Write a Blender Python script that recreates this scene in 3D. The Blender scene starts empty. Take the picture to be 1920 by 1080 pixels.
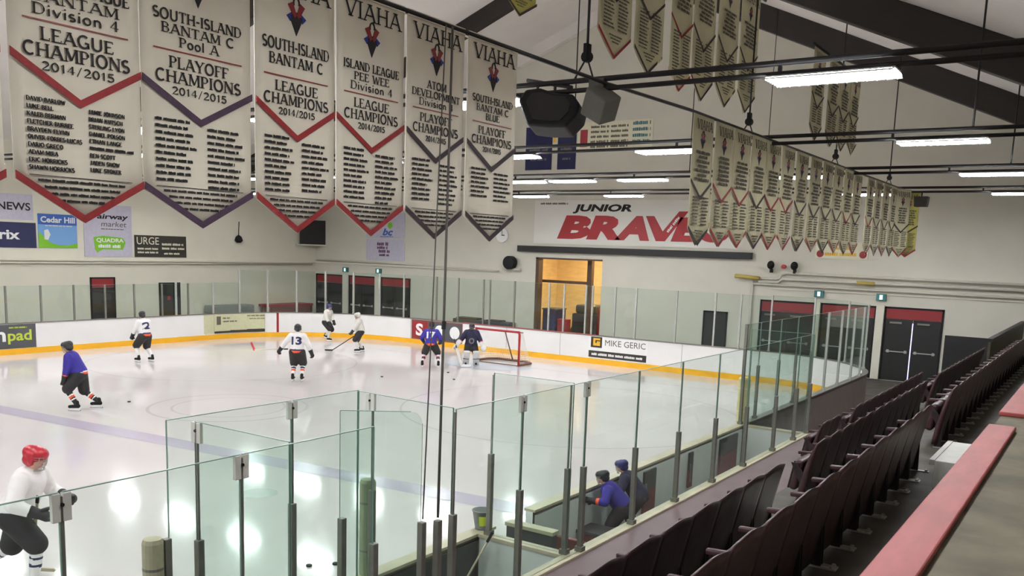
import bpy, bmesh, math, random
from mathutils import Vector, Matrix
from mathutils.bvhtree import BVHTree

random.seed(7)
SC = bpy.context.scene
COL = SC.collection
PI = math.pi

# ------------------------------------------------------------------ camera
CAM_H = 4.13
cam_data = bpy.data.cameras.new('camera')
cam = bpy.data.objects.new('camera', cam_data)
COL.objects.link(cam)
cam_data.sensor_width = 36.0
cam_data.lens = 1660.0 / 1920.0 * 36.0
cam_data.shift_y = 0.09375
cam_data.clip_start = 0.05
cam_data.clip_end = 300
R = ((0.8257495, 0.1123476, -0.5527348), (0.5630175, -0.1052865, 0.8197109), (0.033897, -0.9880753, -0.150194))
cam.matrix_world = Matrix(((R[0][0], -R[0][1], -R[0][2], 0.0),
                           (R[1][0], -R[1][1], -R[1][2], 0.0),
                           (R[2][0], -R[2][1], -R[2][2], CAM_H),
                           (0, 0, 0, 1)))
SC.camera = cam

# ------------------------------------------------------------------ world, exposure
world = bpy.data.worlds.new('world')
SC.world = world
world.use_nodes = True
world.node_tree.nodes['Background'].inputs[0].default_value = (0.93, 0.95, 1.0, 1)
world.node_tree.nodes['Background'].inputs[1].default_value = 0.18
SC.view_settings.view_transform = 'Standard'
SC.view_settings.look = 'None'
SC.view_settings.gamma = 1.0
SC.view_settings.use_curve_mapping = False
SC.view_settings.exposure = 0.58
SC.cycles.transparent_max_bounces = 40
SC.cycles.max_bounces = 8
LAMP_STRENGTH = 62.0

# ------------------------------------------------------------------ materials
def srgb(c):
    return tuple(((x / 255.0) / 12.92 if x / 255.0 <= 0.04045 else ((x / 255.0 + 0.055) / 1.055) ** 2.4) for x in c)

def mat(name, col, rough=0.6, metal=0.0, var=0.0, scale=8.0, bump=0.0, spec=0.5, detail=4.0, stretch=None):
    m = bpy.data.materials.new(name)
    m.use_nodes = True
    nt = m.node_tree
    b = nt.nodes['Principled BSDF']
    c = srgb(col)
    b.inputs['Base Color'].default_value = (*c, 1)
    b.inputs['Roughness'].default_value = rough
    b.inputs['Metallic'].default_value = metal
    b.inputs['Specular IOR Level'].default_value = spec
    if var or bump:
        tc = nt.nodes.new('ShaderNodeTexCoord')
        n = nt.nodes.new('ShaderNodeTexNoise')
        n.inputs['Scale'].default_value = scale
        n.inputs['Detail'].default_value = detail
        if stretch:
            mp = nt.nodes.new('ShaderNodeMapping')
            mp.inputs['Scale'].default_value = stretch
            nt.links.new(tc.outputs['Object'], mp.inputs['Vector'])
            nt.links.new(mp.outputs['Vector'], n.inputs['Vector'])
        else:
            nt.links.new(tc.outputs['Object'], n.inputs['Vector'])
        if var:
            r = nt.nodes.new('ShaderNodeValToRGB')
            r.color_ramp.elements[0].position = 0.3
            r.color_ramp.elements[1].position = 0.7
            r.color_ramp.elements[0].color = (*[max(0, x * (1 - var)) for x in c], 1)
            r.color_ramp.elements[1].color = (*[min(1, x * (1 + var * 0.7)) for x in c], 1)
            nt.links.new(n.outputs['Fac'], r.inputs['Fac'])
            nt.links.new(r.outputs['Color'], b.inputs['Base Color'])
        if bump:
            bp = nt.nodes.new('ShaderNodeBump')
            bp.inputs['Strength'].default_value = bump
            bp.inputs['Distance'].default_value = 0.02
            nt.links.new(n.outputs['Fac'], bp.inputs['Height'])
            nt.links.new(bp.outputs['Normal'], b.inputs['Normal'])
    return m

def emit(name, col, strength):
    m = bpy.data.materials.new(name)
    m.use_nodes = True
    nt = m.node_tree
    b = nt.nodes['Principled BSDF']
    b.inputs['Base Color'].default_value = (0.8, 0.8, 0.8, 1)
    b.inputs['Emission Color'].default_value = (*srgb(col), 1)
    b.inputs['Emission Strength'].default_value = strength
    return m

def glass_mat(name, tint, refl=1.0):
    m = bpy.data.materials.new(name)
    m.use_nodes = True
    nt = m.node_tree
    nt.nodes.remove(nt.nodes['Principled BSDF'])
    out = nt.nodes['Material Output']
    tr = nt.nodes.new('ShaderNodeBsdfTransparent')
    tr.inputs['Color'].default_value = (*tint, 1)
    gl = nt.nodes.new('ShaderNodeBsdfGlossy')
    gl.inputs['Roughness'].default_value = 0.03
    gl.inputs['Color'].default_value = (0.9 * refl, 0.95 * refl, 0.93 * refl, 1)
    lw = nt.nodes.new('ShaderNodeLayerWeight')
    lw.inputs['Blend'].default_value = 0.5
    pw = nt.nodes.new('ShaderNodeMath'); pw.operation = 'POWER'; pw.inputs[1].default_value = 5.0
    fr = nt.nodes.new('ShaderNodeMath'); fr.operation = 'MULTIPLY_ADD'; fr.inputs[1].default_value = 0.5; fr.inputs[2].default_value = 0.025
    nt.links.new(lw.outputs['Facing'], pw.inputs[0])
    nt.links.new(pw.outputs[0], fr.inputs[0])
    mx = nt.nodes.new('ShaderNodeMixShader')
    nt.links.new(fr.outputs[0], mx.inputs[0])
    nt.links.new(tr.outputs[0], mx.inputs[1])
    nt.links.new(gl.outputs[0], mx.inputs[2])
    nt.links.new(mx.outputs[0], out.inputs['Surface'])
    return m

M = {}
M['ice'] = mat('ice_surface', (216, 210, 208), 0.13, var=0.05, scale=0.35, spec=0.32)
def _ice_scuffs():
    # skate scuffing: gloss varies over the sheet
    nt = M['ice'].node_tree
    b = nt.nodes['Principled BSDF']
    tc = nt.nodes.new('ShaderNodeTexCoord')
    n = nt.nodes.new('ShaderNodeTexNoise')
    n.inputs['Scale'].default_value = 1.3
    n.inputs['Detail'].default_value = 8
    r = nt.nodes.new('ShaderNodeMapRange')
    r.inputs['To Min'].default_value = 0.06
    r.inputs['To Max'].default_value = 0.13
    nt.links.new(tc.outputs['Object'], n.inputs['Vector'])
    nt.links.new(n.outputs['Fac'], r.inputs['Value'])
    nt.links.new(r.outputs['Result'], b.inputs['Roughness'])
_ice_scuffs()
M['concrete'] = mat('concrete', (126, 119, 100), 0.75, var=0.34, scale=2.2, bump=0.25, detail=8)
M['tier'] = mat('tier_concrete', (84, 80, 73), 0.7, var=0.4, scale=2.5, bump=0.15, detail=8)
M['purple'] = mat('mauve_floor_paint', (108, 87, 90), 0.55, var=0.08, scale=3)
M['wall'] = mat('painted_wall', (224, 220, 203), 0.7, var=0.03, scale=1.2, bump=0.05)
M['wall_end'] = mat('painted_end_wall', (212, 208, 194), 0.7, var=0.03, scale=1.2, bump=0.05)
M['black_wall'] = mat('black_wall_paint', (26, 24, 24), 0.6, var=0.1)
M['ceiling'] = mat('ceiling_sheet', (224, 218, 212), 0.6, var=0.05, scale=0.8)
M['beam'] = mat('dark_glulam', (38, 31, 27), 0.55, var=0.2, scale=3, stretch=(1, 8, 8))
M['steel_black'] = mat('black_steel', (38, 36, 36), 0.45, metal=0.3, var=0.1)
M['alu'] = mat('dull_aluminium', (126, 124, 115), 0.45, metal=0.35, var=0.12, scale=12)
M['alu_light'] = mat('pale_aluminium', (178, 178, 172), 0.45, metal=0.3, var=0.06, scale=12)
M['board'] = mat('white_board_plastic', (232, 231, 229), 0.35, var=0.03, scale=1.0)
M['board_out'] = mat('boards_outer_skin', (128, 116, 110), 0.6, var=0.1)
M['kick'] = mat('yellow_kickplate', (236, 176, 30), 0.4, var=0.07, scale=2)
M['cap'] = mat('beige_cap_rail', (190, 180, 152), 0.5, var=0.1, scale=6)
M['cap_grey'] = mat('grey_cap_rail', (118, 112, 106), 0.5, var=0.1, scale=6)
M['cap_red'] = mat('red_cap_rail', (168, 56, 66), 0.5)
M['bench_white'] = mat('bench_side_panel', (214, 218, 212), 0.5, var=0.08, scale=2)
M['bench_grey'] = mat('bench_rubber_grey', (128, 132, 126), 0.65, var=0.12, scale=5)
M['gate_brown'] = mat('gate_brown', (120, 70, 62), 0.55, var=0.15)
M['dark_grey'] = mat('dark_grey', (72, 72, 70), 0.6, var=0.1)
M['seat'] = mat('maroon_seat', (66, 36, 41), 0.45, var=0.2, scale=7, bump=0.3)
M['seat_dark'] = mat('maroon_seat_shell', (40, 26, 29), 0.5, var=0.12)
M['red_wood'] = mat('red_painted_board', (180, 84, 82), 0.5, var=0.16, scale=3, bump=0.1, stretch=(3, 0.8, 3))
M['white_paint'] = mat('white_paint', (226, 224, 220), 0.5, var=0.06)
M['olive'] = mat('olive_panel', (72, 68, 46), 0.6, var=0.1)
M['cloth_ivory'] = mat('ivory_banner_cloth', (234, 226, 207), 0.85, var=0.05, scale=3, bump=0.1)
M['cloth_beige'] = mat('olive_beige_banner_cloth', (204, 198, 164), 0.85, var=0.07, scale=3, bump=0.1)  # olive-beige tone of the far and high banners
M['cloth_yellow'] = mat('yellow_banner_cloth', (176, 168, 88), 0.85, var=0.07)
M['ink'] = mat('black_lettering', (40, 36, 36), 0.8)
M['ink_soft'] = mat('grey_lettering', (92, 86, 74), 0.8)
M['band_red'] = mat('red_tape', (146, 34, 36), 0.7, var=0.2, scale=30)
M['band_purple'] = mat('purple_tape', (72, 48, 70), 0.7, var=0.2, scale=30)
M['band_dark'] = mat('maroon_black_tape', (52, 34, 42), 0.7, var=0.2, scale=30)
M['red'] = mat('red_paint', (140, 34, 38), 0.5)
M['bright_red'] = mat('bright_red', (160, 26, 34), 0.45)
M['blue'] = mat('royal_blue', (44, 52, 150), 0.6)
M['navy'] = mat('navy', (28, 32, 78), 0.6, var=0.1)
M['black'] = mat('black_plastic', (20, 20, 21), 0.6, spec=.3)
M['door_dark'] = mat('dark_door', (31, 29, 28), 0.45, var=0.12)
M['white'] = mat('white_plastic', (236, 236, 234), 0.45)
M['cream'] = mat('cream_sheet', (226, 222, 196), 0.7, var=0.04)
M['yellow_pad'] = mat('pale_yellow_foam', (214, 206, 150), 0.7, var=0.08)
M['beige_pad'] = mat('beige_foam', (170, 162, 136), 0.75, var=0.12)
M['green_pad'] = mat('grey_green_foam', (150, 152, 122), 0.75, var=0.1)
M['rubber'] = mat('black_rubber', (20, 20, 20), 0.7)
M['plywood'] = mat('plywood_wall', (226, 204, 160), 0.6, var=0.12, scale=2, stretch=(1, 1, 4))
M['dark_wood'] = mat('dark_wood', (84, 62, 44), 0.6, var=0.15)
M['speaker_grey'] = mat('grey_speaker', (92, 90, 82), 0.55, var=0.06)
M['rope'] = mat('grey_rope', (84, 80, 74), 0.8)
M['pipe_white'] = mat('white_pipe', (206, 202, 190), 0.5, var=0.04)
M['pipe_yellow'] = mat('yellow_pipe', (190, 168, 90), 0.5)
M['line_blue'] = mat('faded_blue_line', (182, 174, 190), 0.2)
M['line_grey'] = mat('faded_grey_line', (199, 193, 193), 0.2)
M['line_pink'] = mat('faded_red_line', (204, 180, 182), 0.2)
M['crease'] = mat('crease_blue', (192, 200, 210), 0.2)
M['dot'] = mat('faceoff_dot', (184, 186, 183), 0.25)
M['orange'] = mat('orange_stripe', (236, 92, 48), 0.7)
M['skin'] = mat('skin', (204, 158, 132), 0.55, var=0.05)
M['jersey_white'] = mat('white_jersey', (230, 228, 226), 0.8, var=0.04, scale=9, bump=0.15)
M['jersey_grey'] = mat('pale_practice_jersey', (214, 212, 204), 0.8, var=0.04, scale=9, bump=0.15)
M['jersey_blue'] = mat('blue_jersey', (52, 44, 140), 0.8, var=0.08, scale=9, bump=0.15)
M['jersey_navy'] = mat('navy_jersey', (34, 34, 62), 0.8, var=0.08, scale=9, bump=0.15)
M['pants'] = mat('black_hockey_pants', (34, 32, 33), 0.7, var=0.1, scale=9, bump=0.15)
M['helmet_black'] = mat('black_helmet', (36, 36, 38), 0.35)
M['helmet_red'] = mat('red_helmet', (166, 34, 48), 0.3)
M['helmet_white'] = mat('white_helmet', (206, 204, 196), 0.35)
M['helmet_navy'] = mat('navy_helmet', (44, 40, 96), 0.35)
M['wire'] = mat('cage_wire', (170, 168, 164), 0.35, metal=0.6)
M['blade'] = mat('skate_blade', (200, 200, 204), 0.25, metal=0.8)
M['glove_black'] = mat('black_glove', (36, 34, 36), 0.6)
M['glove_pale'] = mat('white_glove', (222, 220, 214), 0.6)
M['net_cord'] = mat('net_cord', (226, 224, 216), 0.8)
M['pad_brown'] = mat('net_base_pad', (116, 84, 70), 0.7, var=0.1)
M['green'] = mat('sign_green', (124, 190, 40), 0.6)
M['sky_blue'] = mat('sign_sky_blue', (120, 168, 222), 0.6)
M['mid_blue'] = mat('sign_mid_blue', (52, 96, 176), 0.6)
M['sign_black'] = mat('sign_black', (48, 44, 38), 0.6, var=0.1)
M['sign_grey'] = mat('sign_grey', (74, 76, 80), 0.6)
M['lime'] = mat('sign_lime', (188, 204, 60), 0.6)
M['gold'] = mat('sign_gold', (226, 176, 48), 0.6)
M['purple_ink'] = mat('sign_purple', (96, 44, 92), 0.6)
M['lilac'] = mat('sign_lilac', (196, 192, 208), 0.6, var=0.06)
M['sage'] = mat('sign_sage', (196, 196, 160), 0.6, var=0.06)
M['teal_glow'] = emit('exit_sign_glow', (150, 235, 225), 1.6)
M['exit_case'] = mat('exit_sign_case', (70, 120, 122), 0.5)
M['daylight_gap'] = emit('daylight_through_door_gap', (190, 190, 255), 1.3)
M['lamp'] = emit('lamp_tubes', (249, 251, 255), LAMP_STRENGTH)
M['sign_white'] = mat('sign_white', (226, 224, 216), 0.6)
M['lamp_case'] = mat('lamp_housing', (214, 214, 210), 0.4, metal=0.2)
M['warm_lamp'] = emit('warm_room_lamp', (255, 226, 176), 210.0)
M['glass'] = glass_mat('rink_glass', (0.922, 0.964, 0.944))
M['glass_edge'] = mat('glass_edge_green', (120, 150, 138), 0.3)
M['clip'] = mat('pale_clip_plate', (212, 212, 202), 0.5, var=0.08)
M['bucket'] = mat('grey_bucket', (118, 122, 118), 0.45, var=0.08)

# ------------------------------------------------------------------ mesh building
class MB:
    def __init__(self):
        self.v = []; self.f = []; self.m = []
    def add(self, vs, fs, mi=0):
        k = len(self.v)
        self.v += [tuple(p) for p in vs]
        self.f += [tuple(i + k for i in f) for f in fs]
        self.m += [mi] * len(fs)
        return self
    def box(self, a, b, mi=0):
        x0, y0, z0 = a; x1, y1, z1 = b
        vs = [(x0,y0,z0),(x1,y0,z0),(x1,y1,z0),(x0,y1,z0),(x0,y0,z1),(x1,y0,z1),(x1,y1,z1),(x0,y1,z1)]
        return self.add(vs, [(0,3,2,1),(4,5,6,7),(0,1,5,4),(1,2,6,5),(2,3,7,6),(3,0,4,7)], mi)
    def obox(self, c, ax, h, mi=0):
        c = Vector(c); ax = [Vector(a).normalized() for a in ax]
        vs = []
        for sz in (-1, 1):
            for sx, sy in ((-1,-1),(1,-1),(1,1),(-1,1)):
                vs.append(c + ax[0]*h[0]*sx + ax[1]*h[1]*sy + ax[2]*h[2]*sz)
        return self.add(vs, [(0,3,2,1),(4,5,6,7),(0,1,5,4),(1,2,6,5),(2,3,7,6),(3,0,4,7)], mi)
    def cyl(self, a, b, r0, r1=None, n=10, mi=0, caps=True):
        r1 = r0 if r1 is None else r1
        a = Vector(a); b = Vector(b); d = (b - a).normalized()
        u = d.orthogonal().normalized(); w = d.cross(u)
        vs = []
        for p, r in ((a, r0), (b, r1)):
            for i in range(n):
                t = 2*PI*i/n
                vs.append(p + u*(r*math.cos(t)) + w*(r*math.sin(t)))
        fs = [(i, (i+1) % n, n+(i+1) % n, n+i) for i in range(n)]
        if caps:
            fs += [tuple(range(n-1, -1, -1)), tuple(range(n, 2*n))]
        return self.add(vs, fs, mi)
    def tube(self, pts, r, n=8, mi=0):
        pts = [Vector(p) for p in pts]
        vs = []; N = len(pts)
        u = None
        for i, p in enumerate(pts):
            d = (pts[min(i+1, N-1)] - pts[max(i-1, 0)]).normalized()
            u = (u - d*u.dot(d)).normalized() if u is not None and (u - d*u.dot(d)).length > 1e-4 else d.orthogonal().normalized()
            w = d.cross(u)
            rr = r[i] if isinstance(r, (list, tuple)) else r
            for k in range(n):
                t = 2*PI*k/n
                vs.append(p + u*(rr*math.cos(t)) + w*(rr*math.sin(t)))
        fs = []
        for i in range(N-1):
            for k in range(n):
                fs.append((i*n+k, i*n+(k+1) % n, (i+1)*n+(k+1) % n, (i+1)*n+k))
        fs += [tuple(range(n-1, -1, -1)), tuple(range((N-1)*n, N*n))]
        return self.add(vs, fs, mi)
    def prism(self, poly, frame, d0, d1, mi=0):
        # poly: 2-D outline (counter-clockwise), frame: (origin, U, V); extruded from d0 to d1 along U x V
        o, U, V = [Vector(q) for q in frame]
        W = U.cross(V).normalized()
        n = len(poly)
        vs = [o + U*p[0] + V*p[1] + W*d0 for p in poly] + [o + U*p[0] + V*p[1] + W*d1 for p in poly]
        fs = [tuple(range(n-1, -1, -1)), tuple(range(n, 2*n))] + [(i, (i+1) % n, n+(i+1) % n, n+i) for i in range(n)]
        return self.add(vs, fs, mi)
    def rect(self, frame, u0, v0, u1, v1, d0, d1, mi=0):
        return self.prism([(u0,v0),(u1,v0),(u1,v1),(u0,v1)], frame, d0, d1, mi)
    def sphere(self, c, r, mi=0, nu=12, nv=8):
        c = Vector(c); r = Vector(r) if hasattr(r, '__len__') else Vector((r,r,r))
        vs = [c + Vector((0,0,r.z))]
        for j in range(1, nv):
            ph = PI*j/nv
            for i in range(nu):
                t = 2*PI*i/nu
                vs.append(c + Vector((r.x*math.sin(ph)*math.cos(t), r.y*math.sin(ph)*math.sin(t), r.z*math.cos(ph))))
        vs.append(c - Vector((0,0,r.z)))
        fs = [(0, 1+i, 1+(i+1) % nu) for i in range(nu)]
        for j in range(nv-2):
            for i in range(nu):
                a = 1+j*nu+i; b = 1+j*nu+(i+1) % nu
                fs.append((a, a+nu, b+nu, b))
        L = len(vs)-1; s = 1+(nv-2)*nu
        fs += [(L, s+(i+1) % nu, s+i) for i in range(nu)]
        return self.add(vs, fs, mi)
    def build(self, name, mats, parent=None, smooth=False, bevel=0.0, loc=None, segs=2):
        if not isinstance(mats, (list, tuple)): mats = [mats]
        off = Vector(loc) if loc is not None else (parent_loc(parent) if parent is not None else Vector((0,0,0)))
        me = bpy.data.meshes.new(name)
        me.from_pydata([tuple(Vector(p) - off) for p in self.v], [], self.f)
        for m in mats: me.materials.append(M[m] if isinstance(m, str) else m)
        me.polygons.foreach_set('material_index', self.m)
        if smooth: me.polygons.foreach_set('use_smooth', [True]*len(me.polygons))
        me.update()
        o = bpy.data.objects.new(name, me)
        COL.objects.link(o)
        if parent is not None: o.parent = parent
        elif loc is not None: o.location = loc
        if bevel:
            b = o.modifiers.new('bevel', 'BEVEL'); b.width = bevel; b.segments = segs; b.limit_method = 'ANGLE'
        return o

def parent_loc(p):
    v = Vector((0,0,0))
    while p is not None:
        v += p.location; p = p.parent
    return v

def tag(o, label, cat, group=None, kind=None):
    if label: o['label'] = label
    if cat: o['category'] = cat
    if group: o['group'] = group
    if kind: o['kind'] = kind
    return o

def thing(name, label, cat, loc=(0,0,0), group=None, kind=None):
    o = bpy.data.objects.new(name, None)
    COL.objects.link(o)
    o.empty_display_size = 0.1
    o.location = loc
    return tag(o, label, cat, group, kind)

def dup(root, loc, label=None, group=None, rotz=None):
    r = root.copy(); COL.objects.link(r); r.location = loc
    if label: r['label'] = label
    if group: r['group'] = group
    if rotz is not None: r.rotation_euler = (0,0,rotz)
    for ch in list(root.children):
        c = ch.copy(); COL.objects.link(c); c.parent = r
        for g in list(ch.children):
            d = g.copy(); COL.objects.link(d); d.parent = c
    return r

ORD = ['first','second','third','fourth','fifth','sixth','seventh','eighth','ninth','tenth','eleventh','twelfth','thirteenth',
       'fourteenth','fifteenth','sixteenth','seventeenth','eighteenth','nineteenth','twentieth','twenty-first','twenty-second',
       'twenty-third','twenty-fourth','twenty-fifth','twenty-sixth','twenty-seventh','twenty-eighth','twenty-ninth','thirtieth',
       'thirty-first','thirty-second','thirty-third','thirty-fourth','thirty-fifth']

# ------------------------------------------------------------------ lettering
def arc(cx, cy, rx, ry, a0, a1, n=8):
    return [(cx+rx*math.cos(math.radians(a0+(a1-a0)*i/n)), cy+ry*math.sin(math.radians(a0+(a1-a0)*i/n))) for i in range(n+1)]
# serif capitals: width, list of (polyline, weight 1 thick / 0 thin)
SERIF = {
'A': (.86, [([(.06,0),(.42,1)],0),([(.44,1),(.80,0)],1),([(.18,.34),(.66,.34)],0)]),
'B': (.72, [([(.14,0),(.14,1)],1),([(.14,.98)]+arc(.38,.76,.2,.22,90,-90)+[(.14,.54)],0),([(.14,.53)]+arc(.4,.28,.24,.26,90,-90)+[(.14,.02)],0),([(.57,.68),(.57,.82)],1),([(.62,.2),(.62,.36)],1)]),
'C': (.82, [(arc(.46,.5,.36,.48,50,310,14),1)]),
'D': (.84, [([(.14,0),(.14,1)],1),([(.14,.98)]+arc(.38,.5,.38,.48,90,-90,10)+[(.14,.02)],0),([(.74,.36),(.74,.64)],1)]),
'E': (.68, [([(.14,0),(.14,1)],1),([(.14,.97),(.6,.97),(.6,.82)],0),([(.14,.52),(.48,.52)],0),([(.14,.03),(.62,.03),(.62,.2)],0)]),
'F': (.64, [([(.14,0),(.14,1)],1),([(.14,.97),(.6,.97),(.6,.8)],0),([(.14,.52),(.46,.52)],0)]),
'G': (.86, [(arc(.46,.5,.36,.48,50,330,14),1),([(.76,.02),(.76,.42),(.54,.42)],1)]),
'H': (.88, [([(.14,0),(.14,1)],1),([(.74,0),(.74,1)],1),([(.14,.52),(.74,.52)],0)]),
'I': (.32, [([(.16,0),(.16,1)],1)]),
'J': (.5, [([(.32,1),(.32,.2),(.2,.02),(.06,.06)],1)]),
'K': (.84, [([(.14,0),(.14,1)],1),([(.7,1),(.2,.46)],0),([(.34,.6),(.74,0)],1)]),
'L': (.64, [([(.14,0),(.14,1)],1),([(.14,.03),(.58,.03),(.58,.22)],0)]),
'M': (1.0, [([(.12,0),(.14,1)],0),([(.16,1),(.5,.12)],1),([(.5,.12),(.84,1)],0),([(.86,1),(.88,0)],1)]),
'N': (.88, [([(.12,0),(.12,1)],0),([(.14,1),(.76,.02)],1),([(.76,0),(.76,1)],0)]),
'O': (.9, [(arc(.45,.5,.36,.48,0,360,18),1)]),
'P': (.68, [([(.14,0),(.14,1)],1),([(.14,.97)]+arc(.36,.72,.24,.25,90,-90)+[(.14,.47)],0),([(.59,.62),(.59,.82)],1)]),
'R': (.78, [([(.14,0),(.14,1)],1),([(.14,.97)]+arc(.36,.74,.22,.23,90,-90)+[(.14,.51)],0),([(.34,.5),(.72,0)],1)]),
'S': (.64, [(arc(.32,.74,.22,.23,40,270,8)+arc(.32,.27,.25,.24,90,-145,8),1)]),
'T': (.76, [([(.38,0),(.38,1)],1),([(.06,.82),(.06,.97),(.7,.97),(.7,.82)],0)]),
'U': (.86, [([(.14,1),(.14,.3)]+arc(.43,.3,.29,.28,180,360,8)+[(.72,1)],1)]),
'V': (.84, [([(.06,1),(.42,0)],1),([(.42,0),(.78,1)],0)]),
'W': (1.1, [([(.06,1),(.32,0)],1),([(.32,0),(.55,.9)],0),([(.55,.9),(.78,0)],1),([(.78,0),(1.04,1)],0)]),
'X': (.8, [([(.08,1),(.72,0)],1),([(.08,0),(.72,1)],0)]),
'Y': (.8, [([(.06,1),(.4,.46)],1),([(.74,1),(.4,.46)],0),([(.4,0),(.4,.46)],1)]),
'Z': (.74, [([(.1,.8),(.1,.97),(.64,.97),(.1,.03),(.66,.03),(.66,.2)],1)]),
'0': (.66, [(arc(.33,.5,.24,.48,0,360,16),1)]),
'1': (.44, [([(.24,0),(.24,1)],1),([(.24,.98),(.08,.8)],0)]),
'2': (.62, [(arc(.3,.72,.22,.26,160,-40,8)+[(.08,.04),(.56,.04),(.56,.16)],1)]),
'3': (.62, [(arc(.28,.75,.22,.23,150,-80,8)+arc(.28,.27,.25,.25,80,-150,8),1)]),
'4': (.66, [([(.44,0),(.44,1)],1),([(.44,.98),(.06,.3),(.6,.3)],0)]),
'5': (.62, [([(.52,.96),(.16,.96),(.12,.56)]+arc(.28,.32,.25,.3,110,-150,9),1)]),
'7': (.6, [([(.06,.82),(.06,.96),(.54,.96),(.24,0)],1)]),
'/': (.5, [([(.06,-.1),(.42,1.08)],0)]),
'-': (.4, [([(.06,.42),(.34,.42)],1)]),
':': (.3, [([(.15,.1),(.15,.2)],1),([(.15,.55),(.15,.65)],1)]),
' ': (.4, []),
'i': (.3, [([(.15,0),(.15,.64)],1),([(.15,.84),(.15,.96)],1)]),
'v': (.6, [([(.06,.64),(.3,0)],1),([(.3,0),(.54,.64)],0)]),
's': (.5, [(arc(.25,.48,.16,.16,40,270,7)+arc(.25,.17,.18,.16,90,-145,7),1)]),
'o': (.62, [(arc(.31,.32,.23,.31,0,360,14),1)]),
'n': (.66, [([(.14,0),(.14,.64)],1),([(.14,.5),(.3,.62),(.46,.56),(.52,.4),(.52,0)],1)]),
'l': (.3, [([(.15,0),(.15,1)],1)]),
}
def serif_width(s, gap=.07):
    return sum(SERIF[c][0] + gap for c in s) - gap
def serif_text(mb, s, frame, u0, v0, u1, v1, d0, d1, mi=0, heavy=.17, light=.075, serifs=True):
    o, U, V = [Vector(q) for q in frame]
    k = (u1-u0) / serif_width(s); h = v1-v0
    x = u0
    for c in s:
        w, strokes = SERIF[c]
        for pl, wt in strokes:
            t = heavy if wt else light
            t = t * min(k, h)
            pts = [(x + p[0]*k, v0 + p[1]*h) for p in pl]
            L = []; Rr = []
            n = len(pts)
            closed = n > 3 and abs(pl[0][0]-pl[-1][0]) < 1e-6 and abs(pl[0][1]-pl[-1][1]) < 1e-6
            for i in range(n):
                a = pts[i-1] if i > 0 else (pts[-2] if closed else pts[0])
                b = pts[i+1] if i < n-1 else (pts[1] if closed else pts[-1])
                dx, dy = b[0]-a[0], b[1]-a[1]
                l = math.hypot(dx, dy) or 1
                L.append((pts[i][0]-dy/l*t/2, pts[i][1]+dx/l*t/2)); Rr.append((pts[i][0]+dy/l*t/2, pts[i][1]-dx/l*t/2))
            for i in range(n-1):
                mb.prism([L[i], Rr[i], Rr[i+1], L[i+1]], (o, U, V), d0, d1, mi)
            if serifs and c.isupper() and len(pl) <= 2:
                for e in (pl[0], pl[-1]):
                    if e[1] in (0, 1) and abs(pl[0][0]-pl[-1][0]) < .5 and abs(pl[0][1]-pl[-1][1]) > .3:
                        ex = x + e[0]*k; ey = v0 + e[1]*h; sw = .15*k; st = .055*h
                        y0 = ey if e[1] == 0 else ey-st
                        mb.rect((o, U, V), ex-sw, y0, ex+sw, y0+st, d0, d1, mi)
        x += (w + .07)*k

def dash_words(mb, frame, u0, v0, u1, v1, d0, d1, mi=0, seed=0, words=None):
    # a line of unreadable small print: word-long strokes broken into letter-sized blocks
    rnd = random.Random(seed)
    u = u0
    h = v1-v0
    while u < u1-1e-4:
        w = min(rnd.uniform(2.2, 5.0)*h, u1-u)
        x = u
        while x < u+w-1e-4:
            lw = min(rnd.uniform(.45, .8)*h, u+w-x)
            hh = h*rnd.uniform(.75, 1.0)
            mb.rect(frame, x, v0, x+lw*.82, v0+hh, d0, d1, mi)
            x += lw
        u += w + h*.55

def font_text(mb, s, frame, u0, v0, u1, v1, d0, d1, mi=0, bold=0.0, shear=0.0, keep=False):
    cu = bpy.data.curves.new('lettering', 'FONT')
    cu.body = s; cu.size = 1.0; cu.offset = bold; cu.shear = shear; cu.resolution_u = 3; cu.fill_mode = 'FRONT'
    ob = bpy.data.objects.new('lettering', cu)
    COL.objects.link(ob)
    dg = bpy.context.evaluated_depsgraph_get()
    me = bpy.data.meshes.new_from_object(ob.evaluated_get(dg))
    xs = [v.co.x for v in me.vertices]; ys = [v.co.y for v in me.vertices]
    a, b, c, d = min(xs), max(xs), min(ys), max(ys)
    o, U, V = [Vector(q) for q in frame]
    W = U.cross(V).normalized()
    su = (u1-u0)/(b-a); sv = (v1-v0)/(d-c)
    top = [o + U*(u0+(v.co.x-a)*su) + V*(v0+(v.co.y-c)*sv) + W*d1 for v in me.vertices]
    fs = [tuple(p.vertices) for p in me.polygons]
    fixed = []
    for p in me.polygons:
        t = tuple(p.vertices)
        q = [me.vertices[i].co for i in t]
        area = sum(q[i].x*q[(i+1) % len(q)].y - q[(i+1) % len(q)].x*q[i].y for i in range(len(q)))
        fixed.append(t if area > 0 else t[::-1])
    mb.add(top, fixed, mi)
    bpy.data.objects.remove(ob); bpy.data.curves.remove(cu); bpy.data.meshes.remove(me)

LW = lambda y, z, d=0: None
def frame_left(y, z, x=-35.4):      # wall across the ice: u runs along +Y, normal +X
    return ((x, y, z), (0,1,0), (0,0,1))
def frame_end(x, z, y=33.4):        # end wall: u runs along +X, normal -Y
    return ((x, y, z), (1,0,0), (0,0,1))

# ------------------------------------------------------------------ roof and walls
WX_L, WX_R, WY_E, WY_B = -35.4, 4.6, 33.4, -9.0
def ceil_z(x):
    return min(13.8 + 0.38*(x + 19.1), 12.03 - 0.442*(x + 10.26))
RIDGE_X = -16.5
RIDGE_Z = ceil_z(RIDGE_X)

def struct(o, kind='structure'):
    o['kind'] = kind
    return o

b = MB()
b.box((WX_L-0.3, WY_B, -0.25), (WX_R+0.3, 41, -0.03))
struct(b.build('floor', 'tier'))

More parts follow.
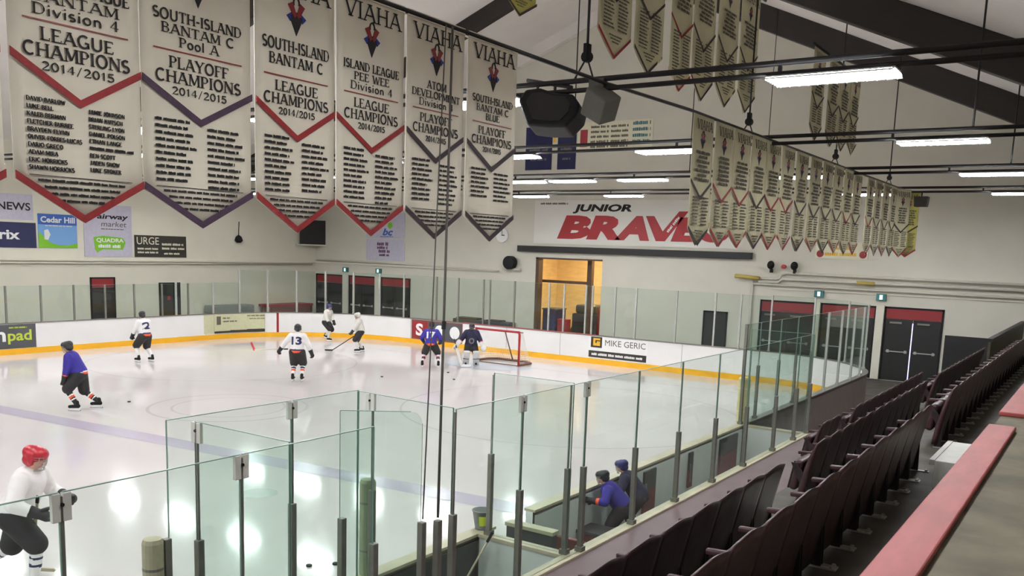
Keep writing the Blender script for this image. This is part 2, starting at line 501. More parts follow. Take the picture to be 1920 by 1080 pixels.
b = MB()
b.box((WX_L-0.3, WY_B, -0.03), (WX_L, WY_E, ceil_z(WX_L)+0.1))
struct(b.build('wall_left', 'wall'))

b = MB()
b.box((WX_R, WY_B, -0.03), (WX_R+0.3, WY_E, ceil_z(WX_R)+0.1))
struct(b.build('wall_right', 'wall_end'))

# end wall with the doorway of the equipment room cut out
OPX0, OPX1, OPZ = -21.45, -18.12, 3.83
EF = ((0, WY_E, 0), (1,0,0), (0,0,1))
b = MB()
b.prism([(WX_L-0.3,-0.03),(OPX0,-0.03),(OPX0,ceil_z(OPX0)+.05),(WX_L-0.3,ceil_z(WX_L)+.05)], EF, -0.3, 0)
b.prism([(OPX0,OPZ),(OPX1,OPZ),(OPX1,ceil_z(OPX1)+.05),(OPX0,ceil_z(OPX0)+.05)], EF, -0.3, 0)
b.prism([(OPX1,-0.03),(WX_R+0.3,-0.03),(WX_R+0.3,ceil_z(WX_R)+.05),(RIDGE_X,RIDGE_Z+.05),(OPX1,ceil_z(OPX1)+.05)], EF, -0.3, 0)
wall_end = struct(b.build('wall_far', 'wall_end'))
b = MB()
b.rect(EF, -4.70, 0.0, WX_R, 1.73, 0, 0.02)
b.rect(EF, -11.35, 0.0, -4.70, 0.12, 0, 0.02)
struct(b.build('baseboard_far', 'black_wall'))

b = MB()
CF = ((0, WY_B, 0), (1,0,0), (0,0,1))
for xs in ((WX_L-0.3, RIDGE_X), (RIDGE_X, WX_R+0.3)):
    x0, x1 = xs
    b.prism([(x0,ceil_z(x0)),(x1,ceil_z(x1)),(x1,ceil_z(x1)+.12),(x0,ceil_z(x0)+.12)], CF, -(WY_E+0.3-WY_B), 0)
struct(b.build('ceiling', 'ceiling'))

# pale plate that closes the gable against the far slope
b = MB()
b.prism([(WX_L,ceil_z(WX_L)-.5),(RIDGE_X,RIDGE_Z-.5),(RIDGE_X,RIDGE_Z),(WX_L,ceil_z(WX_L))], ((0,33.38,0),(1,0,0),(0,0,1)), 0, 0.25)
struct(b.build('trim_1', 'ceiling'))

# rafters
beam_words = {28.2: 'beside the end wall', 20.0: 'one bay out from the end wall', 11.8: 'above the speakers', 3.6: 'above the big team banners'}
for by, w in beam_words.items():
    b = MB()
    F = ((0, by, 0), (1,0,0), (0,0,1))
    dep = 0.76
    b.prism([(RIDGE_X,RIDGE_Z-dep),(WX_R,ceil_z(WX_R)-dep),(WX_R,ceil_z(WX_R)),(RIDGE_X,RIDGE_Z)], F, -0.32, 0)
    dl = dep - .12
    b.prism([(WX_L,ceil_z(WX_L)-dl),(RIDGE_X,RIDGE_Z-dl),(RIDGE_X,RIDGE_Z),(WX_L,ceil_z(WX_L))], F, -0.32, 0)
    o = b.build('roof_beam', 'beam', bevel=0.02)
    tag(o, 'dark brown gabled roof beam ' + w, 'beam', 'dark roof beams', 'structure')

# ------------------------------------------------------------------ ice and boards
NX, FX, YE = -5.55, -30.9, 29.0
Y0 = -5.0
RR, RL = 3.8, 5.5
def arc_pts(cx, cy, r, a0, a1, n):
    return [(cx+r*math.cos(math.radians(a0+(a1-a0)*i/n)), cy+r*math.sin(math.radians(a0+(a1-a0)*i/n))) for i in range(n+1)]
corner_r = arc_pts(NX-RR, YE-RR, RR, 0, 90, 16)
corner_l = arc_pts(FX+RL, YE-RL, RL, 90, 180, 20)
near_main = [(NX, 16.1)] + corner_r
loop = near_main + corner_l + [(FX, Y0)]

ice = MB()
outline = [(NX-.0, Y0), (NX, 16.1)] + corner_r + corner_l + [(FX, Y0)]
n = len(outline)
ice.add([(x, y, 0.0) for x, y in outline] + [(x, y, -0.03) for x, y in outline],
        [tuple(range(n)), tuple(range(2*n-1, n-1, -1))] + [(i, n+i, n+(i+1) % n, (i+1) % n) for i in range(n)])
ice_o = struct(ice.build('ice_sheet', 'ice'))
tag(ice_o, 'white ice sheet of the hockey rink', 'ice')

def flat_strip(pts, w, z, mi, mb):
    # a painted line of width w along pts
    L = []; Rr = []
    for i, p in enumerate(pts):
        a = pts[max(i-1,0)]; c = pts[min(i+1,len(pts)-1)]
        dx, dy = c[0]-a[0], c[1]-a[1]; l = math.hypot(dx,dy)
        L.append((p[0]-dy/l*w/2, p[1]+dx/l*w/2, z)); Rr.append((p[0]+dy/l*w/2, p[1]-dx/l*w/2, z))
    for i in range(len(pts)-1):
        mb.add([L[i], Rr[i], Rr[i+1], L[i+1]], [(0,1,2,3)], mi)
def ring(cx, cy, r, w, z, mi, mb, a0=0, a1=360):
    flat_strip(arc_pts(cx, cy, r, a0, a1, 64), w, z, mi, mb)

b = MB(); flat_strip([(FX+.02, 9.35), (NX-.02, 11.75)], 0.55, 0.003, 0, b); b.build('blue_line', 'line_blue', ice_o)
b = MB(); flat_strip([(FX+.1, 26.2), (NX-.25, 26.2)], 0.06, 0.003, 0, b); b.build('goal_line', 'line_pink', ice_o)
b = MB(); b.add([(x, y, .002) for x, y in [(-18.4,26.17)] + arc_pts(-18.4, 26.17, 1.8, 180, 360, 24)], [tuple(range(26))], 0); b.build('goal_crease', 'crease', ice_o)
b = MB()
for cx, cy in ((-24.9, 19.4), (-11.5, 19.8)):
    ring(cx, cy, 4.4, 0.06, 0.003, 0, b)
ring(-18.0, 14.1, 1.9, 0.08, 0.003, 0, b); ring(-18.0, 14.1, 1.35, 0.05, 0.003, 0, b)
b.build('faceoff_circle', 'line_grey', ice_o)
b = MB(); b.add([(x, y, .003) for x, y in arc_pts(-11.35, 9.47, .3, 0, 360, 32)[:-1]], [tuple(range(32))], 0); b.build('faceoff_spot', 'dot', ice_o)

def sweep(path, o0, o1, z0, z1, mb, mi=(0,0,0,0)):
    # wall along path; offsets measured outward (to the right of travel); mi = inner, outer, top, ends
    P = []
    N = len(path)
    for i, p in enumerate(path):
        a = path[max(i-1,0)]; c = path[min(i+1,N-1)]
        dx, dy = c[0]-a[0], c[1]-a[1]; l = math.hypot(dx,dy)
        nx, ny = dy/l, -dx/l
        P.append(((p[0]+nx*o0, p[1]+ny*o0), (p[0]+nx*o1, p[1]+ny*o1)))
    for i in range(N-1):
        (a0, a1), (c0, c1) = P[i], P[i+1]
        vs = [(*a0,z0),(*c0,z0),(*c0,z1),(*a0,z1),(*a1,z0),(*c1,z0),(*c1,z1),(*a1,z1)]
        mb.add(vs, [(0,3,2,1)], mi[0]); mb.add(vs, [(4,5,6,7)], mi[1]); mb.add(vs, [(3,7,6,2)], mi[2]); mb.add(vs, [(0,1,5,4)], mi[1])
    for k in (0, N-1):
        (a0, a1) = P[k]
        vs = [(*a0,z0),(*a1,z0),(*a1,z1),(*a0,z1)]
        mb.add(vs, [(0,1,2,3) if k == 0 else (3,2,1,0)], mi[3])

# boards all round; the team side is open at the bench gate
def boards(name, path, label, capmat='cap_grey'):
    b = MB(); sweep(path, 0, 0.10, 0, 1.045, b, (0,1,0,0))
    o = b.build(name, ['board', 'board_out'])
    tag(o, label, 'boards', None, 'structure')
    b = MB(); sweep(path, -0.012, 0.0, 0.0, 0.20, b); b.build('kickplate', 'kick', o)
    b = MB(); sweep(path, -0.025, 0.13, 1.045, 1.075, b); b.build('cap_rail', capmat, o, bevel=0.006)
    return o
main_boards = boards('rink_boards', [(NX, 16.1), (NX, 20.0)] + near_main[1:] + corner_l + [(FX, 10.0), (FX, Y0)], 'white rink boards with yellow kickplate running round the end of the ice')
bench_boards = boards('rink_boards', [(NX, 8.62), (NX, 16.05)], 'white boards between the player bench and the ice with beige cap', 'cap')
box_boards = boards('rink_boards', [(NX, Y0), (NX, 7.82)], 'white boards with beige cap where the bucket stands', 'cap')
# red stretch of the cap rail behind the net and in front of the equipment room
b = MB(); b.box((-22.1, YE-.03, 1.072), (-15.9, YE+.135, 1.084)); b.build('red_cap_strip', 'cap_red', main_boards)
b = MB()
for x in (-28.0+.0, -24.9, -22.4, -19.9, -17.4, -14.9, -12.4):
    if x > -25.4: b.box((x-.006, YE-.004, .2), (x+.006, YE, 1.045))
for y in (5, 7.5, 10, 12.5, 16.1, 20.0, 23.1):
    b.box((FX, y-.006, .2), (FX+.004, y+.006, 1.045))
b.build('panel_joints', 'cap_grey', main_boards)
b = MB(); b.box((FX, 26.16-.0, 0), (FX+.001, 26.2, .01)); b.build('stripe', 'red', main_boards)
# red goal line carried up the far corner boards
a = math.radians(150)
gx, gy = FX+RL+RL*math.cos(a), YE-RL+RL*math.sin(a)
b = MB(); b.obox((gx+math.sin(0)*0, gy, .54), ((-math.sin(a), math.cos(a), 0), (math.cos(a), math.sin(a), 0), (0,0,1)), (.05, .012, .52)); b.build('goal_stripe', 'red', main_boards)

# ------------------------------------------------------------------ tiers, walkway, steps
SY0, SY1 = -4.0, 24.2
b = MB(); b.box((-4.24, SY0, -.03), (-2.95, SY1, 1.05)); struct(b.build('floor_1', 'purple'))
b = MB(); b.box((-2.95, SY0, -.03), (-2.05, SY1, 1.48)); struct(b.build('floor_2', 'tier'))
b = MB(); b.box((-2.05, SY0, -.03), (-0.93, SY1, 1.90)); struct(b.build('floor_3', 'tier'))
b = MB(); b.box((-0.93, SY0, -.03), (WX_R, WY_E-.02, 2.45)); struct(b.build('floor_4', 'concrete'))
for y0, y1, w in ((SY0+.1, 10.36, 'long red painted board along the walkway edge, beside the grey aisle step'), (11.32, SY1, 'red painted board along the walkway edge, beyond the grey aisle step')):
    b = MB(); b.box((-0.955, y0, 2.452), (-0.70, y1, 2.50))
    o = b.build('edge_board', 'red_wood', bevel=0.012)
    tag(o, w, 'board', 'red edge boards')
b = MB(); b.box((-0.665, SY0+.1, 2.45), (WX_R-.05, WY_E-.1, 2.485)); struct(b.build('floor_5', 'concrete'))

def aisle_step(x0, x1, y0, y1, z0, z1, label, noz=True):
    t = thing('aisle_step', label, 'step', ((x0+x1)/2, (y0+y1)/2, z0), 'grey aisle steps')
    b = MB(); b.box((x0+.05, y0, z0), (x1, y1, z1)); b.build('tread', 'clip', t, bevel=.008)
    b = MB(); b.box((x0, y0, z1-.05), (x0+.05, y1, z1+.004)); b.build('nosing', 'white_paint', t)
    return t
aisle_step(-1.36, -0.96, 9.5, 10.68, 1.90, 2.2, 'grey concrete aisle step with white nosing beside the red board')
aisle_step(-2.42, -2.06, 8.25, 9.3, 1.48, 1.69, 'small grey step with white nosing in the gap of the middle seat row')
aisle_step(-1.36, -0.96, 24.3, 24.9, -.03, 2.2, 'grey step with white nosing at the far end of the seat rows')
b = MB(); b.box((-2.45, 24.25, -.03), (-2.39, 33.35, 2.30))
gw = b.build('guard_wall', 'olive'); tag(gw, 'olive guard wall running from the last seats to the end wall', 'wall', None, 'structure')
b = MB(); b.box((-2.48, 24.25, 2.30), (-2.36, 33.35, 2.38)); b.build('rail', 'steel_black', gw)

# ------------------------------------------------------------------ doors
DN = [0]
def door(frame, u0, u1, z1, red, label, leaves=1, bar=True, closer=False):
    DN[0] += 1
    o, U, V = frame
    base = Vector(o) + Vector(U)*((u0+u1)/2)
    t = thing('door_%d' % DN[0], label, 'door', base, None, 'structure')
    b = MB(); w = .06
    b.rect(frame, u0, 0, u0+w, z1, 0, .05); b.rect(frame, u1-w, 0, u1, z1, 0, .05); b.rect(frame, u0, z1-w, u1, z1, 0, .05)
    b.build('door_frame', 'black', t)
    top = z1-w
    if red:
        b = MB(); b.rect(frame, u0+w, top-.36, u1-w, top, 0, .03); b.build('transom', 'red', t); top -= .36
    n = leaves; dw = (u1-u0-2*w)/n
    for k in range(n):
        a = u0+w+k*dw
        b = MB(); b.rect(frame, a+.008, .01, a+dw-.008, top-.01, 0, .035)
        lf = b.build('door_leaf', 'door_dark', t)
        if bar:
            b = MB(); b.rect(frame, a+.1, 1.01, a+dw-.1, 1.045, .06, .09); b.rect(frame, a+.12, .98, a+.2, 1.08, .03, .07); b.rect(frame, a+dw-.2, .98, a+dw-.12, 1.08, .03, .07)
            b.build('push_bar', 'alu_light', lf)
        if closer:
            b = MB(); b.rect(frame, a+.15, top-.16, a+.55, top-.1, .035, .1); b.build('door_closer', 'alu', lf)
    return t
ELF = ((0, WY_E, 0), (1,0,0), (0,0,1))
door(ELF, -35.3, -33.28, 2.52, True, 'dark double door with red transom in the corner of the end wall', 2)
door(ELF, -32.9, -31.02, 2.53, True, 'dark double door with red transom, middle of the three behind the ice', 2)
door(ELF, -30.67, -28.74, 2.54, True, 'dark double door with red transom below the lilac poster', 2)
door(ELF, -13.46, -12.47, 2.0, False, 'low dark door without transom seen through the end glass', 1, False)
door(ELF, -11.2, -9.13, 2.57, True, 'dark double door with red transom behind the corner glass', 2, True, True)
door(ELF, -8.93, -6.98, 2.58, True, 'dark double door with red transom between two exit signs', 2, True, True)
d7 = door(ELF, -6.71, -4.79, 2.59, True, 'dark double door with light showing between its leaves', 2, True, True)
b = MB(); b.rect(ELF, -5.765, .05, -5.735, 2.05, .036, .04); b.build('door_gap', 'daylight_gap', d7)
b = MB(); b.rect(ELF, -6.98, 0, -6.71, 2.62, 0, .16); b.rect(ELF, -9.13, 0, -8.93, 2.6, 0, .16)
b.rect(ELF, -33.28, 0, -32.9, 2.55, 0, .12); b.rect(ELF, -31.02, 0, -30.67, 2.55, 0, .12)
struct(b.build('trim_2', 'wall'))
LF = ((WX_L, 0, 0), (0,1,0), (0,0,1))
door(LF, 20.78, 21.9, 2.39, True, 'dark door with red transom in the long side wall', 1, False)
d9 = door(LF, 24.0, 24.78, 2.13, False, 'narrow dark door with small red sign and pale jamb', 1, False)
b = MB(); b.rect(LF, 24.42, 1.35, 24.56, 1.52, .036, .045); b.build('door_sign', 'bright_red', d9)
b = MB(); b.rect(LF, 24.78, 0, 24.88, 2.13, 0, .08); b.build('jamb', 'white_paint', d9)
b = MB(); b.rect(LF, 24.88, 0, 25.1, 2.13, 0, .03); b.build('side_panel', 'door_dark', d9)

# raised band and shelf line along the walls at about three metres
b = MB(); b.rect(LF, WY_B, 3.06, 33.3, 3.14, 0, .10); b.rect(LF, WY_B, 2.84, 33.3, 2.88, 0, .03)
struct(b.build('trim_3', 'wall'))
b = MB(); b.rect(ELF, WX_L, 3.09, -23.5, 3.17, 0, .10); b.rect(ELF, -10.9, 2.98, WX_R, 3.02, 0, .05)
struct(b.build('trim_4', 'wall'))

# ------------------------------------------------------------------ equipment room behind the doorway
b = MB(); b.box((-23.5, 38.6, -.03), (-16.0, 38.75, 4.6)); b.box((-23.65, WY_E+.3, -.03), (-23.5, 38.75, 4.6)); b.box((-16.0, WY_E+.3, -.03), (-15.85, 38.75, 4.6))
struct(b.build('wall_back', 'plywood'))
b = MB(); b.box((-23.65, WY_E+.3, 4.5), (-15.85, 38.75, 4.65)); struct(b.build('ceiling_1', 'plywood'))
b = MB(); b.box((OPX0, WY_E-.02, 0), (OPX0+.16, WY_E+.32, OPZ)); b.box((OPX0, WY_E-.02, OPZ-.07), (OPX1, WY_E+.32, OPZ))
struct(b.build('trim_5', 'dark_wood'))
t = thing('room_divider', 'brown timber post and rail dividing the lit doorway', 'divider', (-19.1, WY_E+.6, 0))
b = MB(); b.box((-19.12, WY_E+.5, 0), (-18.9, WY_E+.72, 4.4)); b.build('post', 'dark_wood', t)
b = MB(); b.box((-21.6, WY_E+.55, 2.72), (-19.12, WY_E+.68, 2.84)); b.build('rail', 'dark_wood', t)
for x, y, w in ((-20.4, 36.2, 'over the machine'), (-17.6, 35.4, 'beside the timber post')):
    t = thing('ceiling_lamp', 'warm ceiling lamp in the equipment room ' + w, 'lamp', (x, y, 4.5))
    b = MB(); b.cyl((x, y, 4.42), (x, y, 4.5), .22, n=20); b.build('lamp_base', 'lamp_case', t)
    b = MB(); b.cyl((x, y, 4.36), (x, y, 4.42), .2, n=20); b.build('diffuser', 'warm_lamp', t)

# ------------------------------------------------------------------ glass panels and posts
ZG = 2.84          # top of the team-side glass
def glass_panel(p0, p1, z0, z1, label, group, th=.014, rounded=0.0):
    a = Vector((*p0, 0)); c = Vector((*p1, 0))
    U = (c-a); L = U.length; U.normalize()
    g = .012
    b = MB()
    if rounded:
        poly = [(g,z0),(L-g,z0),(L-g,z1-rounded)] + [(L-g-rounded+rounded*math.cos(math.radians(t)), z1-rounded+rounded*math.sin(math.radians(t))) for t in range(15, 91, 15)] + [(g,z1)]
    else:
        poly = [(g,z0),(L-g,z0),(L-g,z1),(g,z1)]
    F = (a, U, Vector((0,0,1)))
    b.prism(poly, F, -th/2, th/2)
    o = b.build('rink_glass', 'glass', loc=(a+c)/2 + Vector((0,0,z0)))
    tag(o, label, 'glass panel', group)
    e = MB(); e.rect(F, g, z1, L-g-rounded, z1+.005, -th/2, th/2); 
    e.rect(F, g-.004, z0, g, z1, -th/2, th/2); e.rect(F, L-g, z0, L-g+.004, z1-rounded, -th/2, th/2)
    ed = e.build('polished_edge', 'glass_edge', loc=(0,0,0)); ed.parent = o; ed.location = (0,0,0)
    for v in ed.data.vertices: v.co -= o.location
    return o
def glass_post(p, z0, z1, label, group, w=.055, m='alu', foot=True, seam=None):
    x, y = p
    t = thing('glass_post', label, 'post', (x, y, z0), group)
    b = MB(); b.box((x-w/2, y-w/2, z0), (x+w/2, y+w/2, z1)); b.build('channel', m, t, bevel=.006)
    if foot:
        b = MB(); b.box((x-w*.75, y-w*.75, z0), (x+w*.75, y+w*.75, z0+.05)); b.build('foot_plate', m, t)
    if seam:
        b = MB(); b.box((x-.008, y-.008, z1), (x+.008, y+.008, seam)); b.build('seam_gasket', 'alu', t)
    return t
def clip(p, axis, z1, label):
    x, y = p
    U = Vector((0,1,0)) if axis == 'y' else Vector((1,0,0))
    W = Vector((1,0,0)) if axis == 'y' else Vector((0,1,0))
    t = thing('glass_clip', label, 'clip', (x, y, z1-.15), 'pale clip plates on the glass joints')
    for s in (-1, 1):
        b = MB(); b.obox(Vector((x,y,z1-.075))+U*(s*.029), (U, W, (0,0,1)), (.022, .014, .075)); b.build('clip_plate', 'clip', t, bevel=.004)
    b = MB(); b.cyl(Vector((x,y,z1-.06))-W*.022, Vector((x,y,z1-.06))+W*.022, .010, n=10); b.build('bolt', 'black', t)

BX = -4.29
CAPZ = 1.075
# low wall and cap behind the benches
for y0, y1, nm in ((-4, 4.66, 'beside the skater in the red helmet'), (5.5, 15.86, 'behind the player bench')):
    b = MB(); b.box((BX-.06, y0, -.03), (BX+.05, y1, 1.04))
    o = b.build('bench_back_wall', 'bench_white')
    tag(o, 'low white wall ' + nm + ' with pale cap', 'wall', None, 'structure')
    b = MB(); b.box((BX-.08, y0, 1.04), (BX+.055, y1, CAPZ)); b.build('cap_rail', 'cap', o, bevel=.006)
g = 'glass panels on the bench back wall'
ys = [-1.2, 0.0, 1.15, 2.32, 3.44, 4.62]
names = ['out past the red helmet', 'beside the red-helmeted skater', 'crossing the red-helmeted skater', 'between the two clip plates', 'ending at the open gate']
for i in range(5):
    glass_panel((BX, ys[i]), (BX, ys[i+1]), CAPZ, ZG, 'clear glass panel on the low wall, ' + names[i], g)
ys2 = [5.56, 6.55, 7.72, 8.90, 10.1, 11.33, 12.55, 13.9, 15.0, 15.8]
for i in range(9):
    glass_panel((BX, ys2[i]), (BX, ys2[i+1]), CAPZ, ZG, 'clear glass panel behind the player bench, %s from the hanging ropes' % ORD[i], g)
gp = 'aluminium posts along the bench back wall'
for i, y in enumerate(ys[2:]):
    glass_post((BX, y), CAPZ, 1.97, 'aluminium glass post on the low wall, %s' % ['ahead of the red helmet', 'at the first clip plate', 'at the second clip plate', 'at the open gate'][i], gp, seam=ZG-.02 if i < 3 else None)
glass_post((-4.35, 5.24), CAPZ, 1.97, 'aluminium post where the thin rope is tied', gp)
glass_post((-4.285, 5.36), CAPZ, 1.97, 'aluminium post where the thick rope is tied', gp)
b = MB(); b.box((BX-.1, 4.66, -.03), (BX+.05, 5.5, .2)); tag(b.build('gate_sill', 'bench_grey'), 'grey sill of the open gate below the ropes', 'sill', None, 'structure')
for p in ((-4.35, 5.24), (-4.285, 5.36)):
    pass
for i, y in enumerate(ys2):
    glass_post((BX, y), CAPZ, 1.97, 'aluminium glass post behind the player bench, %s from the hanging ropes' % ORD[i], gp, seam=ZG-.02)
for y, l in ((2.32, 'pale clip plate on the glass above the skater in the red helmet'), (3.44, 'pale clip plate on the glass in front of the faceoff spot'), (6.55, 'pale clip plate on the bench glass, nearer the bucket'), (7.72, 'pale clip plate on the bench glass, second from the bucket')):
    clip((BX, y), 'y', ZG, l)

# scorer's box glass on the boards
AX = NX + .05
glass_panel((AX, 3.75), (AX, 4.93), CAPZ, ZG, 'clear glass panel on the boards in front of the scorer box, with the beige pad', 'glass panels of the scorer box')
glass_panel((AX, 4.93), (AX, 5.72), CAPZ, ZG, 'clear glass panel on the boards in front of the scorer box, with the grey-green pad', 'glass panels of the scorer box')
glass_panel((-5.33, 3.87), (BX-.04, 3.87), CAPZ, ZG, 'clear glass side panel of the scorer box beside the beige pad', 'glass panels of the scorer box')
glass_panel((AX+.02, 5.67), (BX-.04, 5.6), CAPZ, ZG, 'clear glass side panel of the scorer box beside the ropes', 'glass panels of the scorer box')
gate = glass_panel((-4.92, 4.89), (-4.40, 5.30), 1.2, ZG, 'open glass gate leaf with rounded corner swung between the posts', 'glass panels of the scorer box', rounded=.09)
ga = 'aluminium posts of the scorer box'
for p, l, s in (((AX, 3.74), 'aluminium post beside the beige pad', None), ((-5.3, 3.87), 'aluminium post on the scorer box side panel by the beige pad', ZG-.02),
             ((AX, 4.93), 'aluminium post in the middle of the scorer box front glass', ZG-.02), ((-5.28, 5.66), 'aluminium post beside the grey-green pad', ZG-.02),
             ((-4.9, 4.91), 'aluminium post carrying the open glass gate leaf', None)):
    glass_post(p, CAPZ, 1.97, l, ga, seam=s)
clip((AX, 4.93), 'y', ZG, 'pale clip plate on the scorer box front glass')
clip((-5.3, 3.87), 'x', ZG, 'pale clip plate on the scorer box side panel by the beige pad')
clip((-5.3, 5.655), 'x', ZG, 'pale clip plate on the scorer box side panel by the ropes')
# low side walls under the cross panels
for y, l in ((3.87, 'low white cross wall under the scorer box glass by the beige pad'), (5.63, 'low white cross wall under the scorer box glass by the ropes'), (7.54, 'low white cross wall with pale cap at the end of the player bench'), (15.78, 'low white cross wall at the far end of the player bench')):
    b = MB(); b.box((NX+.14, y-.05, -.03), (BX-.085, y+.05, 1.04)); o = b.build('cross_wall', 'bench_white'); tag(o, l, 'wall', None, 'structure')
    b = MB(); b.box((NX+.135, y-.065, 1.04), (BX-.085, y+.065, CAPZ)); b.build('cap_rail', 'cap', o)
glass_panel((-5.32, 7.54), (BX-.04, 7.54), CAPZ, ZG, 'clear glass cross panel at the end of the player bench above the bucket', 'glass cross panels of the bench')
glass_post((-5.32, 7.54), CAPZ, 1.97, 'aluminium post on the cross wall beside the bucket', 'aluminium posts of the cross panels', seam=ZG-.02)
glass_post((-4.37, 7.54), CAPZ, 1.97, 'aluminium post on the cross wall where it meets the bench glass', 'aluminium posts of the cross panels', seam=ZG-.02)
glass_panel((-5.42, 15.78), (BX-.04, 15.78), CAPZ, ZG, 'clear glass cross panel at the far end of the bench behind the yellow pad', 'glass cross panels of the bench')

# corner glass beyond the bench
ysA = [15.75, 16.55, 17.8, 18.95, 20.15, 21.35, 22.6, 23.9, 24.9]
gc = 'glass panels of the tall corner by the seats'
for i in range(8):
    x = NX + .05 if ysA[i+1] < 24.5 else NX
    glass_panel((NX+.05, ysA[i]), (NX+.05, ysA[i+1]), CAPZ, 2.92, 'clear glass panel on the boards beyond the player bench, %s from the yellow pad' % ORD[i], gc)
for i, y in enumerate(ysA):
    glass_post((NX+.05, y), CAPZ, (2.1 if i in (1,2,3,4) else 2.93), 'aluminium post on the boards beyond the player bench, %s from the yellow pad' % ORD[i], 'aluminium posts of the tall corner', m='alu_light' if i > 4 else 'alu', seam=2.9 if i in (1,2,3,4) else None)
pc = [corner_r[k] for k in (0, 4, 8, 12, 16)]
off = .05
pc2 = []
for k in (0, 4, 8, 12, 16):
    a = math.radians(90*k/16)
    pc2.append((NX-RR+(RR+off)*math.cos(a), YE-RR+(RR+off)*math.sin(a)))
for i in range(4):
    glass_panel(pc2[i], pc2[i+1], CAPZ, 2.92, 'clear curved-corner glass panel on the white boards, %s from the seats' % ORD[i], gc)
for i in range(1, 5):
    glass_post(pc2[i], CAPZ, 2.93, 'pale aluminium post on the rounded corner boards, %s from the seats' % ORD[i-1], 'aluminium posts of the tall corner', m='alu_light')

# end glass
EX = [-25.35, -23.55, -22.4, -20.8, -19.61, -18.0, -17.33, -16.38, -15.15, -14.3, -12.73, -11.3, -10.4, -9.35]
for i in range(len(EX)-1):
    glass_panel((EX[i], YE+.05), (EX[i+1], YE+.05), CAPZ, 2.88, 'clear glass panel on the end boards, %s along from the poster corner' % ORD[i], 'glass panels on the end boards')
for i, x in enumerate(EX[:-1]):
    glass_post((x, YE+.05), CAPZ, 2.9, 'slim aluminium post on the end boards, %s along from the poster corner' % ORD[i], 'aluminium posts on the end boards', w=.06, m='alu_light' if x > -19 or x < -24 else 'alu', foot=False)
glass_post((-21.12, YE+.05), CAPZ, 2.9, 'slim aluminium post of the pair above the net', 'aluminium posts on the end boards', w=.06, foot=False)
glass_post((-16.1, YE+.05), CAPZ, 2.9, 'slim aluminium post in front of the brown timber post', 'aluminium posts on the end boards', w=.06, m='alu_light', foot=False)
# rounded far corner
pl = []
for k in range(0, 8):
    a = math.radians(90 + 90*k/7)
    pl.append((FX+RL+(RL+off)*math.cos(a), YE-RL+(RL+off)*math.sin(a)))
for i in range(7):
    glass_panel(pl[i], pl[i+1], CAPZ, 2.88 if i < 6 else 2.34, 'clear glass panel round the far corner boards, %s from the poster' % ORD[i], 'glass panels round the far corner')
for i in range(1, 8):
    glass_post(pl[i], CAPZ, 2.9 if i < 7 else 2.36, 'pale aluminium post round the far corner boards, %s from the poster' % ORD[i-1], 'aluminium posts round the far corner', w=.07, m='alu_light', foot=False)
ysF = [23.5 - 1.19*k for k in range(0, 17)]
for i in range(16):
    glass_panel((FX-.05, ysF[i]), (FX-.05, ysF[i+1]), CAPZ, 2.32, 'lower clear glass panel on the far side boards, %s from the corner' % ORD[i], 'glass panels on the far side boards')
for i, y in enumerate(ysF[1:], 1):
    glass_post((FX-.05, y), CAPZ, 2.34, 'slim aluminium post on the far side boards, %s from the corner' % ORD[i-1], 'aluminium posts on the far side boards', w=.06, foot=False)

# foam pads on the glass ends
def pad(x, y, z0, z1, r, m, label):
    t = thing('foam_pad', label, 'pad', (x, y, z0))
    b = MB()
    b.tube([(x, y, z0), (x, y, z0+.02), (x, y, (z0+z1)/2), (x, y, z1-.03), (x, y, z1)], [r*.9, r, r, r, r*.86], n=18)
    b.build('foam', m, t, smooth=False)
    b = MB()
    for z in (z0+(z1-z0)*.25, z0+(z1-z0)*.75):
        b.tube([(x, y, z), (x, y, z+.02)], r*1.02, n=18)
    b.build('strap', 'alu' if m != 'yellow_pad' else 'cream', t)
pad(NX+.03, 3.64, CAPZ, 1.99, .075, 'beige_pad', 'beige foam pad on the glass end of the scorer box')
pad(NX+.03, 5.86, CAPZ, 1.99, .075, 'green_pad', 'grey-green foam pad on the glass end beside the open gate leaf')
pad(NX+.02, 15.93, CAPZ, 1.93, .11, 'yellow_pad', 'pale yellow foam pad at the far end of the player bench')

# ------------------------------------------------------------------ lighting pipes and lamps
TZ = 6.22
pipe_words = {-7.8: 'well behind the walkway', -1.8: 'behind the walkway', 4.2: 'over the scorer box', 10.2: 'carrying the speakers', 16.2: 'second from the speakers', 22.2: 'third from the speakers', 28.2: 'close to the end wall'}
far_words = {7.0: 'first over the far ice', 13.2: 'second over the far ice', 19.4: 'third over the far ice', 25.6: 'fourth over the far ice'}
def make_pipe(y, w, x0, x1):
    t = thing('lighting_pipe', 'black double lighting pipe across the rink, ' + w, 'pipe', ((x0+x1)/2, y, TZ), 'black lighting pipes')
    b = MB(); b.cyl((x0, y, TZ+.075), (x1, y, TZ+.075), .035, n=10); b.build('upper_tube', 'steel_black', t, smooth=True)
    b = MB(); b.cyl((x0, y, TZ-.045), (x1, y, TZ-.045), .032, n=10); b.build('lower_tube', 'steel_black', t, smooth=True)
    x = x1 - .1
    while x > x0:
        b = MB(); b.box((x-.02, y-.02, TZ-.06), (x+.02, y+.02, TZ+.09)); b.build('spacer', 'steel_black', t)
        x -= 3.9
    return t
for y, w in pipe_words.items(): make_pipe(y, w, -19.6, 0.6)
for y, w in far_words.items(): make_pipe(y, w, -34.5, -19.7)
